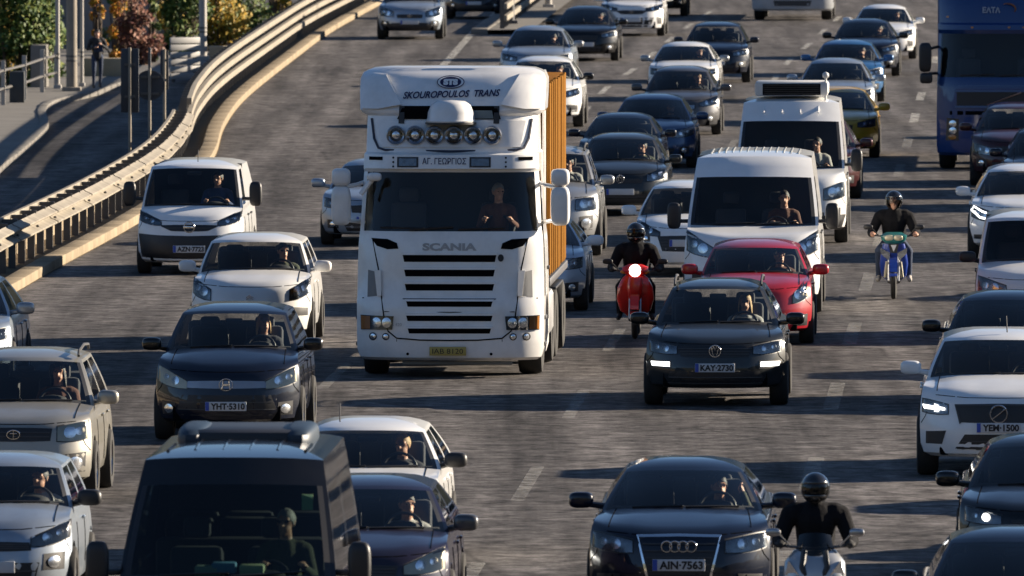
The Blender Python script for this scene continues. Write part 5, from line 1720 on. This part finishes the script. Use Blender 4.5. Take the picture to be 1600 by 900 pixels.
# side door seam, handle, steps, fairing
for sg in (1, -1):
    b = MB(); b.tube([(sg * (shl.side(.75, z) + .002), .75, z) for z in (1.1, 1.4, 1.8, 2.3, 2.7)], .008, 4); b.build('door_seam', M_DARK, lorry)
    b = MB(); b.cbox((sg * 1.285, 1.7, 1.45), (.03, .22, .05), .01); b.build('door_handle', M_BLACK, lorry)
    text_on_z = None
    for k in range(2):
        b = MB(); b.cbox((sg * 1.2, .72, .45 + k * .36), (.2, .5, .05), .01); b.build('step', M_TRIM, lorry)
    b = MB(); b.cbox((sg * 1.16, 3.0, .78), (.24, 1.5, .62), .08); b.build('fuel_tank', mat('tank_alloy', (.5, .5, .5), .35, metal=.7), lorry)
    b = MB(); b.cbox((sg * 1.20, 2.42, 3.0), (.04, .45, 2.3), .015); b.build('side_fairing', P_LORRY, lorry)
    wheel(lorry, sg * 1.06, 1.38, .5, .95, steel=True)
    for yy in (4.6, 5.95, 8.6):
        wheel(lorry, sg * 1.04, yy, .5, 1.15, steel=True)
    b = MB(); b.cbox((sg * 1.08, 5.3, 1.06), (.45, 2.6, .04), .01); b.build('mudguard', M_BLACK, lorry)
b = MB(); b.cbox((0, 5.6, .86), (.9, 7.6, .28), .03); b.build('chassis', M_DARK, lorry)
# wooden box body
M_WOOD = [mat('box_wood_%d' % k, (c[0] * .44, c[1] * .39, c[2] * .27), .9, spec=.03, var=.3, scale=5, bump=.25, bscale=14) for k, c in enumerate(((.40, .20, .055), (.34, .165, .045), (.45, .235, .07)))]
b = MB(); b.cbox((0, 5.75, 2.60), (2.44, 6.30, 2.70), .02); b.build('box_body', M_WOOD[1], lorry)
b = MB(); b.cbox((0, 5.75, 1.20), (2.56, 6.4, .12), .02); b.build('box_floor', M_STEEL, lorry)
for sg in (1, -1):
    for k in range(24):
        y = 2.75 + k * .26
        b = MB(); b.cbox((sg * 1.245, y, 2.62), (.05 + random.uniform(-.02, .02), .20 + random.uniform(-.03, .02), 2.66 + random.uniform(-.02, .02)), .01)
        b.build('plank', M_WOOD[k % 3], lorry)
for k in range(9):
    b = MB(); b.cbox((-1.12 + k * .28, 2.575, 2.62), (.26, .05, 2.66), .01); b.build('plank', M_WOOD[(k + 1) % 3], lorry)
hz_o = put_driver(lorry, dict(h=3.4, cowl_z=2.0, cowl_y=-.10), 'bald driver behind the windscreen of the white lorry', hair='grey', dx=.62, dz=.12, top=M_CLOTH_R)

# blue lorry, in shade at the right edge
P_TRUCKB = paint('truck_blue', (.001, .034, .155), rough=.35, dirt=.02)
blue = empty('lorry', G(1561, 266), -math.radians(2.2), 1.0, 'tall blue lorry at the right edge with pale lettering over its windscreen', 'lorry')
rowsb = [(.30, 1.2, .08), (.36, 1.25, .02), (.50, 1.265, 0), (.75, 1.265, 0), (1.05, 1.265, .0), (1.28, 1.265, .01), (1.64, 1.26, .03), (1.80, 1.255, .05), (1.88, 1.25, .08), (2.15, 1.24, .14), (2.45, 1.235, .2), (2.76, 1.225, .27), (2.84, 1.24, .22), (2.94, 1.24, .24), (2.98, 1.22, .34), (3.3, 1.22, .40), (3.55, 1.21, .5), (3.75, 1.18, .62)]
shl_b = lorry_cab(blue, P_TRUCKB, rowsb, (8, 11))
def bp_(name, top, bot, m, parent=blue, **k): return patch(name, shl_b, top, bot, m, parent, **k)
o = bp_('grille', [(-.86, 1.60), (.86, 1.60)], [(-.86, 1.30), (.86, 1.30)], M_BLACK, nx=10, nz=2)
for zz in (1.605, 1.285): bp_('grille_frame', [(-.90, zz + .02), (.90, zz + .02)], [(-.90, zz - .02), (.90, zz - .02)], mat('frame_blue', (.06, .12, .25), .4), o, off=.02, nx=10, nz=1)
b = MB(); b.tube([(-.25, shl_b.front(-.2, 1.32) - .02, 1.32), (.45, shl_b.front(.4, 1.58) - .02, 1.58)], .02, 6); b.build('grille_slash', M_CHROME, o)
bp_('panel_line', [(-.95, 1.72), (.95, 1.72)], [(-.95, 1.70), (.95, 1.70)], mat('frame_blue', (.06, .12, .25), .4), nx=10, nz=1)
bp_('bumper_gap', [(-1.0, 1.20), (1.0, 1.20)], [(-1.0, 1.12), (1.0, 1.12)], M_DARK, nx=10, nz=1)
for sg in (1, -1):
    hl = bp_('headlight', [(.82, 1.04), (1.06, 1.06)], [(.82, .60), (1.08, .60)], mat('hl_dark', (.07, .07, .075), .25), nx=4, nz=5, mirror=sg < 0)
    for zz in (.94, .80): disc_patch('reflector', shl_b, sg * .94, zz, .075, .07, M_REFL, hl, off=.016, dome=.01)
    disc_patch('indicator', shl_b, sg * .95, .67, .08, .05, M_AMBER, hl, off=.016, dome=.01)
    b = MB(); b.sphere((sg * 1.50, .3, 2.28), (.13, .12, .30), 16, 12, .5); mo = b.build('door_mirror', M_BLACK, blue)
    b = MB(); b.sphere((sg * 1.48, .3, 1.86), (.13, .12, .11), 16, 12, .5); b.build('wide_mirror', M_BLACK, mo)
    b = MB(); b.tube([(sg * 1.2, .6, 2.5), (sg * 1.42, .35, 2.45)], .03, 7); b.tube([(sg * 1.2, .6, 1.95), (sg * 1.42, .35, 1.95)], .03, 7); b.build('mirror_arm', M_BLACK, mo)
    wheel(blue, sg * 1.05, 1.38, .5, .95, steel=True)
    wheel(blue, sg * 1.05, 5.2, .5, 1.1, steel=True)
text_on('roof_lettering', shl_b, 'ΕΛΤΑ', -.16, 3.24, .15, mat('faded_letter', (.34, .36, .42), .5), blue, off=.02, width=.36, bold=.006)
b = MB(); b.tube([(.16 + .17 * math.cos(t), shl_b.front(.3, 3.3) - .03, 3.26 + .11 * math.sin(t)) for t in [(-.6 + k * .22) for k in range(13)]], [.006 + .014 * math.sin(PI * k / 12) for k in range(13)], 6); b.build('roof_emblem', mat('faded_orange', (.22, .08, .03), .5), blue)
for x, z in ((-1.05, 3.1), (-.55, 2.89), (.2, 2.89), (.5, 2.89)): disc_patch('marker_light', shl_b, x, z, .03, .02, M_AMBER, blue, off=.01, n=8)
for x0 in (-.8, 0, ):
    b = MB(); b.tube([(x0, shl_b.front(x0, 1.92) - .03, 1.92), (x0 + .7, shl_b.front(x0 + .7, 1.94) - .03, 1.94)], .014, 5); b.build('wiper', M_BLACK, blue)
b = MB(); b.cbox((0, 6.2, 2.45), (2.52, 7.6, 2.75), .03); b.build('box_body', paint('box_blue', (.012, .05, .2), rough=.4), blue)
b = MB(); b.cbox((0, 5.6, .86), (.9, 8.4, .28), .03); b.build('chassis', M_DARK, blue)

# lorry whose bumper shows at the top edge
top_l = empty('lorry', G(1238, 32), -math.radians(2.4), 1.0, 'pale grey lorry of which only the bumper shows at the top edge', 'lorry')
P_TOPL = paint('pale_truck', (.40, .42, .44), dirt=.3)
sht = lorry_cab(top_l, P_TOPL, rowsb, (8, 11))
patch('bumper_line', sht, [(-1.1, .78), (1.1, .78)], [(-1.1, .72), (1.1, .72)], M_DARK, top_l, nx=10, nz=1)
patch('lower_intake', sht, [(-.6, .62), (.6, .62)], [(-.55, .45), (.55, .45)], M_TRIM, top_l, nx=8, nz=1)
for sg in (1, -1):
    wheel(top_l, sg * 1.05, 1.38, .5, .95, steel=True)
    wheel(top_l, sg * 1.05, 5.2, .5, 1.1, steel=True)
    patch('headlight', sht, [(.85, 1.0), (1.12, 1.0)], [(.85, .82), (1.12, .82)], mat('hl_grey', (.3, .31, .32), .22), top_l, nx=4, nz=3, mirror=sg < 0)
b = MB(); b.cbox((0, 6.2, 2.35), (2.5, 7.6, 2.75), .03); b.build('box_body', P_TOPL, top_l)
b = MB(); b.cbox((0, 5.6, .86), (.9, 8.4, .28), .03); b.build('chassis', M_DARK, top_l)

# ------------------------------------------------------------------ motorcycles and riders
_ty = MB(); _ty.lathe([(-.03, .80), (-.045, .90), (-.03, .975), (0, 1.0), (.03, .975), (.045, .90), (.03, .80)], n=30)
def moto_wheel(parent, y, r, wd):
    b = MB(); b.lathe([(-.5 * wd, r - .09), (-.6 * wd, r - .045), (-.4 * wd, r - .012), (0, r), (.4 * wd, r - .012), (.6 * wd, r - .045), (.5 * wd, r - .09), (-.5 * wd, r - .09)], (0, y, r), 'x', 30)
    t = b.build('wheel', M_RUBBER, parent)
    b = MB(); b.lathe([(-.3 * wd, r - .10), (-.3 * wd, r - .075), (.3 * wd, r - .075), (.3 * wd, r - .10), (-.3 * wd, r - .10)], (0, y, r), 'x', 30)
    b.lathe([(-.05, .001), (-.05, .05), (.05, .05), (.05, .001)], (0, y, r), 'x', 14)
    for k in range(6):
        a = 2 * PI * k / 6
        b.tube([(0, y + .04 * math.cos(a), r + .04 * math.sin(a)), (0, y + (r - .09) * math.cos(a), r + (r - .09) * math.sin(a))], .012, 5)
    b.build('rim', M_RIM, t)
    return t

def loft(name, secs, m, parent, n=20, e=.75):
    """stack of horizontal super-ellipses: (z, y centre, half x, half y)"""
    vs = []; fs = []
    sg = lambda q: math.copysign(abs(q) ** e, q)
    for z, yc, hx, hy in secs:
        for k in range(n):
            t = 2 * PI * k / n
            vs.append((hx * sg(math.cos(t)), yc + hy * sg(math.sin(t)), z))
    for i in range(len(secs) - 1):
        for k in range(n):
            a, b_ = i * n + k, i * n + (k + 1) % n
            fs.append((a, b_, b_ + n, a + n))
    fs.append(tuple(range(n))[::-1]); fs.append(tuple(range((len(secs) - 1) * n, len(secs) * n)))
    return mk(name, vs, fs, m, parent, angle=50)

def motorbike(name, loc, rz, label, body_m, kind, trim_m=None):
    e = empty(name, loc, rz, 1, label, 'motorcycle', 'motorcycles among the cars')
    r = .285 if kind != 'maxi' else .29
    wd = .075 if kind != 'maxi' else .11
    moto_wheel(e, .30, r, wd); moto_wheel(e, 1.55, r, wd)
    trim_m = trim_m or M_RIM
    for sg in (1, -1):
        b = MB(); b.tube([(sg * .075, .30, r), (sg * .075, .52, .80)], .020, 8); b.build('fork_leg', M_RIM, e)
    b = MB()                                                                  # front mudguard
    for k in range(9):
        a = math.radians(20 + k * 16)
        b.box((0, .30 - (r + .03) * math.cos(a), r + (r + .03) * math.sin(a)), (wd + .05, .012, .10), Matrix.Rotation(-(PI / 2 - a), 3, 'X') @ Matrix.Identity(3))
    b.build('mudguard', body_m if kind != 'maxi' else M_TRIM, e)
    if kind == 'red':
        loft('leg_shield', [(.32, .62, .12, .05), (.40, .56, .22, .06), (.58, .52, .275, .07), (.75, .50, .255, .075), (.88, .50, .19, .07), (.95, .51, .10, .05)], body_m, e)
        loft('front_cowl', [(.50, .45, .05, .04), (.62, .40, .10, .07), (.78, .38, .115, .08), (.90, .41, .09, .06)], body_m, e)
        loft('handlebar_cover', [(.92, .47, .13, .07), (.98, .45, .20, .10), (1.04, .47, .19, .09), (1.08, .50, .10, .05)], body_m, e)
        b = MB(); b.lathe([(-.03, .001), (-.025, .06), (0, .088), (.06, .09)], (0, .365, .99), 'y', 24); b.build('headlight', M_LAMP, e)
        for sg in (1, -1):
            b = MB(); b.sphere((sg * .17, .42, .97), (.045, .03, .03), 12, 8); b.build('indicator', M_AMBER, e)
        loft('seat', [(.74, 1.1, .10, .40), (.80, 1.1, .14, .42), (.84, 1.1, .12, .40)], M_SEAT, e)
        loft('rear_body', [(.35, 1.2, .10, .38), (.55, 1.2, .15, .42), (.74, 1.2, .13, .42)], body_m, e)
    elif kind == 'blue':
        loft('leg_shield', [(.26, .70, .10, .05), (.36, .62, .20, .07), (.55, .56, .225, .09), (.74, .52, .20, .09), (.86, .50, .17, .08)], body_m, e)
        for sg in (1, -1):
            vs = [(sg * .06, .36, .72), (sg * .21, .46, .80), (sg * .20, .48, .70), (sg * .08, .40, .60)]
            b = MB(); b.add(vs + [(x, y + .05, z) for x, y, z in vs], [(0, 1, 2, 3), (4, 7, 6, 5), (0, 4, 5, 1), (1, 5, 6, 2), (2, 6, 7, 3), (3, 7, 4, 0)]); b.build('fairing_lamp', M_REFL, e, smooth=False)
            b = MB(); b.tube([(sg * .10, .40, .58), (sg * .13, .50, .34)], .028, 8); b.build('fork_cover', trim_m, e)
        b = MB(); b.add([(-.08, .355, .86), (.08, .355, .86), (.05, .345, .72), (-.05, .345, .72)], [(0, 1, 2, 3)]); b.build('number_board', M_INK, e, smooth=False)
        b = MB(); b.add([(-.045, .352, .845), (.045, .352, .845), (.0, .343, .74)], [(0, 1, 2)]); b.build('board_mark', M_PLATE, e, smooth=False)
        loft('handlebar_cover', [(.86, .46, .12, .06), (.92, .44, .19, .09), (.99, .45, .21, .09), (1.04, .50, .12, .05)], paint('teal', (.02, .16, .16), rough=.3), e)
        for sg in (1, -1):
            b = MB(); b.sphere((sg * .07, .37, .955), (.072, .03, .045), 14, 8, .7); b.build('headlight', mat('hl_yellow', (.55, .50, .36), .3), e)
        loft('seat', [(.74, 1.1, .10, .40), (.80, 1.1, .14, .42), (.84, 1.1, .12, .40)], M_SEAT, e)
        loft('rear_body', [(.35, 1.2, .10, .38), (.55, 1.2, .15, .42), (.74, 1.2, .13, .42)], body_m, e)
    else:
        loft('front_fairing', [(.38, .50, .12, .08), (.50, .44, .24, .14), (.68, .42, .30, .18), (.84, .46, .29, .17), (.95, .54, .20, .10)], body_m, e, e=.8)
        for sg in (1, -1):
            vs = [(sg * .07, .24, .62), (sg * .25, .30, .86), (sg * .285, .34, .72), (sg * .17, .27, .54)]
            b = MB(); b.add(vs + [(x, y + .06, z) for x, y, z in vs], [(0, 1, 2, 3), (4, 7, 6, 5), (0, 4, 5, 1), (1, 5, 6, 2), (2, 6, 7, 3), (3, 7, 4, 0)]); b.build('headlight', M_REFL, e, smooth=False)
            b = MB(); b.tube([(sg * .03, .29, .58), (sg * .12, .28, .80), (sg * .10, .34, .95)], .03, 7); b.build('fairing_rib', M_BLACK, e)
        vs = []; fs = []
        for j in range(6):
            for i in range(9):
                u = (i - 4) / 4; v = j / 5
                vs.append((u * lerp(.20, .15, v), .36 + .10 * v + .10 * u * u, .88 + .24 * v - .03 * u * u * v))
        for j in range(5):
            for i in range(8): fs.append((j * 9 + i, j * 9 + i + 1, (j + 1) * 9 + i + 1, (j + 1) * 9 + i))
        mk('wind_screen', vs, fs, glass('smoke_glass', (.10, .11, .12)), e)
        loft('seat', [(.70, 1.2, .14, .45), (.78, 1.2, .19, .48), (.83, 1.2, .16, .45)], M_SEAT, e)
        loft('rear_body', [(.30, 1.2, .16, .5), (.50, 1.2, .22, .55), (.70, 1.2, .19, .5)], body_m, e)
        loft('floor_board', [(.28, .85, .20, .25), (.34, .85, .23, .28), (.38, .85, .20, .25)], M_TRIM, e)
    b = MB(); b.tube([(-.37, .58, 1.0), (-.22, .52, .98), (0, .50, .96), (.22, .52, .98), (.37, .58, 1.0)], .014, 8); b.build('handlebar', M_STEEL, e)
    for sg in (1, -1):
        b = MB(); b.tube([(sg * .27, .54, .99), (sg * .38, .585, 1.0)], .019, 8); b.build('grip', M_BLACK, e)
        b = MB(); b.tube([(sg * .24, .52, .99), (sg * .34, .47, 1.10)], .008, 6); b.sphere((sg * .40, .46, 1.12), (.075, .025, .04), 12, 8, .7); b.build('mirror', M_BLACK if kind != 'maxi' else M_RIM, e)
    b = MB(); b.cbox((0, 1.0, .36), (.24, .5, .28), .06); b.build('engine', M_STEEL, e)
    return e

def rider_mesh(name, mats, wide=1.0, lean=0.0):
    hs, he = head_parts((0, .78 - lean, 1.50))
    S = [((0, 1.05, .88), (0, 1.0, 1.05), .185, .185, 1), ((0, 1.0, 1.05), (0, .92, 1.22), .19, .20, 1), ((-.17 * wide, .91, 1.27), (.17 * wide, .91, 1.27), .115, .115, 1), ((0, .90, 1.30), (0, .82, 1.42), .062, .058, 1)]
    for x in (-1, 1):
        S += [((x * .23 * wide, .91, 1.27), (x * .345, .84, 1.02), .088, .075, 1), ((x * .345, .84, 1.02), (x * .335, .62, 1.01), .070, .050, 1),
              ((x * .10, 1.02, .86), (x * .23, .62, .74), .095, .070, 2), ((x * .23, .62, .74), (x * .235, .80, .36), .066, .048, 2), ((x * .235, .82, .33), (x * .25, .64, .29), .045, .038, 3)]
        S += hand_segs((x * .335, .63, 1.015), (x * .33, .53, 1.02), (0, -.25, 1), 0, curl=.9)
    return figure_mesh(name, S + hs, he, mats, .012)

def helmet(parent, c, m, open_face=False, visor=True):
    c = Vector(c); vs = []; fs = []; nu, nv = 24, 14
    keep = []
    for i in range(nv + 1):
        p = PI * i / nv * .80
        for k in range(nu):
            t = 2 * PI * k / nu
            vs.append(c + Vector((.132 * math.sin(p) * math.cos(t), .155 * math.sin(p) * math.sin(t), .145 * math.cos(p))))
    for i in range(nv):
        for k in range(nu):
            t = 2 * PI * (k + .5) / nu; p = PI * (i + .5) / nv * .80
            if -math.sin(t) > .45 and (.40 * PI < p < (.62 * PI if not open_face else .9 * PI)): continue
            a, d = i * nu + k, i * nu + (k + 1) % nu
            fs.append((a, d, d + nu, a + nu)[::-1])
    h = mk('helmet', vs, fs, m, parent)
    md = h.modifiers.new('t', 'SOLIDIFY'); md.thickness = .018; md.offset = 0
    if visor:
        vs = []; fs = []
        for i in range(5):
            p = PI * lerp(.38, .60, i / 4)
            for k in range(13):
                t = PI * lerp(1.14, 1.86, k / 12)
                vs.append(c + Vector((.138 * math.sin(p) * math.cos(t), .163 * math.sin(p) * math.sin(t), .148 * math.cos(p))))
        for i in range(4):
            for k in range(12):
                a = i * 13 + k; fs.append((a, a + 13, a + 14, a + 1))
        mk('visor', vs, fs, glass('visor_glass', (.45, .45, .45)), h)
    return h

M_GLOVE = mat('glove_black', (.02, .02, .02), .8)
M_JACKET = mat('jacket_black', (.010, .010, .012), .92, spec=.15, bump=.5, bscale=14)
M_SHOE = mat('shoe', (.03, .028, .026), .7)
def put_rider(bike, name, mats, label, hm, open_face=False, skin_hands=False, wide=1.0, lean=0.0):
    me = rider_mesh(name, mats, wide, lean)
    o = bpy.data.objects.new('person', me); COL.objects.link(o)
    o.location = bike.location; o.rotation_euler = bike.rotation_euler
    tag(o, label, 'person', 'riders on their motorcycles')
    helmet(o, (0, .785 - lean, 1.525), hm, open_face)
    b = MB()
    for x in (-1, 1): b.sphere((x * .031, .69 - lean, 1.512), (.012, .010, .008), 10, 6)
    b.build('eyes', mat('eye', (.03, .02, .015), .2), o)
    return o
M_HELM = mat('helmet_black', (.012, .012, .013), .15, coat=1.0)
A_B = -math.radians(2.15)
P_SCRED = paint('scooter_red', (.62, .020, .012), rough=.3, dirt=.08)
P_SCBLU = paint('scooter_blue', (.015, .045, .28), rough=.3, dirt=.08)
P_SCSIL = paint('scooter_silver', (.48, .49, .50), metal=.4, rough=.3, dirt=.1)
bike1 = motorbike('motor_scooter', G(991, 531), A_B, 'red moped with lit round headlamp beside the dark grey crossover', P_SCRED, 'red')
put_rider(bike1, 'rider_body', [M_GLOVE, M_JACKET, M_JACKET, M_SHOE], 'rider in black jacket and black helmet on the red moped', M_HELM)
bike2 = motorbike('motor_scooter', G(1396, 469), A_B, 'blue moped with pale fork covers alone in its lane', P_SCBLU, 'blue', mat('fork_cream', (.55, .5, .38), .4))
put_rider(bike2, 'rider_body', [M_SKIN, M_JACKET, M_JEANS, mat('shoe_pale', (.35, .32, .28), .7)], 'rider in black sweater with bare hands on the blue moped', M_HELM, open_face=True)
bike3 = motorbike('motor_scooter', G(1272, 1020), A_B, 'silver maxi scooter in the foreground beside the navy saloon', P_SCSIL, 'maxi')
put_rider(bike3, 'rider_body', [M_GLOVE, M_JACKET, M_JACKET, M_SHOE], 'rider in black on the silver maxi scooter in the foreground', M_HELM, wide=1.08)

# ------------------------------------------------------------------ pedestrian
hs, he = head_parts((0, -.02, 1.56))
S_ = [((0, 0, .92), (0, 0, 1.12), .135, .13, 1), ((0, 0, 1.12), (0, 0, 1.30), .14, .15, 1), ((-.13, 0, 1.37), (.13, 0, 1.37), .08, .08, 1), ((0, 0, 1.40), (0, -.01, 1.50), .055, .052, 0),
      ((-.18, 0, 1.37), (-.27, .03, 1.12), .058, .048, 1), ((-.27, .03, 1.12), (-.10, -.20, 1.16), .045, .036, 1),
      ((.18, 0, 1.37), (.28, .02, 1.13), .058, .048, 1), ((.28, .02, 1.13), (.10, -.20, 1.25), .045, .036, 1),
      ((-.09, 0, .90), (-.11, -.12, .50), .088, .062, 2), ((-.11, -.12, .50), (-.11, -.05, .10), .058, .042, 2), ((-.11, -.03, .06), (-.11, -.19, .045), .045, .04, 3),
      ((.09, 0, .90), (.11, .10, .50), .088, .062, 2), ((.11, .10, .50), (.11, .26, .14), .058, .042, 2), ((.11, .27, .09), (.11, .12, .045), .045, .04, 3)]
S_ += hand_segs((-.10, -.20, 1.16), (-.03, -.25, 1.20), (0, -.3, 1), 0) + hand_segs((.10, -.20, 1.25), (.03, -.25, 1.30), (0, -.3, 1), 0)
ped_me = figure_mesh('pedestrian_body', S_ + hs, he, [M_SKIN, M_CLOTH_D, M_JEANS, M_SHOE], .011)
ped = bpy.data.objects.new('person', ped_me); COL.objects.link(ped)
ped.location = GL(152, 146) + Vector((0, 0, .13)); ped.scale = (.93, .93, .93); ped.rotation_euler = (0, 0, .15)
tag(ped, 'pedestrian in dark clothes on the pavement beside the thick pole', 'person')
ph = bpy.data.objects.new('hair', HAIR_S); link(ph, ped); ph.location = (0, -.08, .86)
b = MB(); b.cbox((.02, -.13, 1.14), (.26, .05, .20), .03); b.build('shoulder_bag', M_JEANS, ped)

# ------------------------------------------------------------------ unseen car copies past the right edge, added for their shadows on the road
def copy_tree(o, parent=None):
    c = o.copy(); COL.objects.link(c); c.parent = parent
    for ch in o.children: copy_tree(ch, c)
    return c
ORD = 'first second third fourth fifth sixth seventh eighth ninth tenth eleventh twelfth thirteenth fourteenth fifteenth sixteenth'.split()
pool = [o for o in bpy.data.objects if o.parent is None and o.get('group') == 'cars and vans in the traffic']
rnd = random.Random(11)
for lane, ys in ((1, (60, 110, 165, 215, 262, 310, 362, 415, 470, 528, 590, 655, 728, 800, 880, 970)), (2, (90, 150, 230, 300, 375, 450, 540, 640, 750, 860))):
    for iy, y in enumerate(reversed(ys)):
        sc_ = .1153 * (y + 403)
        x = 1424 - .287 * (y - 202) + sc_ * (3.4 * lane + 1.75 + rnd.uniform(-.25, .25))
        if x - sc_ * .95 < 1612: continue
        src = pool[rnd.randrange(len(pool))]
        c = copy_tree(src)
        c.location = G(x, y + rnd.uniform(-8, 8))
        c['label'] = src['name_kind'] + (' unseen in the lane just past the right edge' if lane == 1 else ' unseen two lanes past the right edge') + ', ' + ORD[iy] + ' from the camera'
        c['group'] = 'unseen traffic past the right edge'
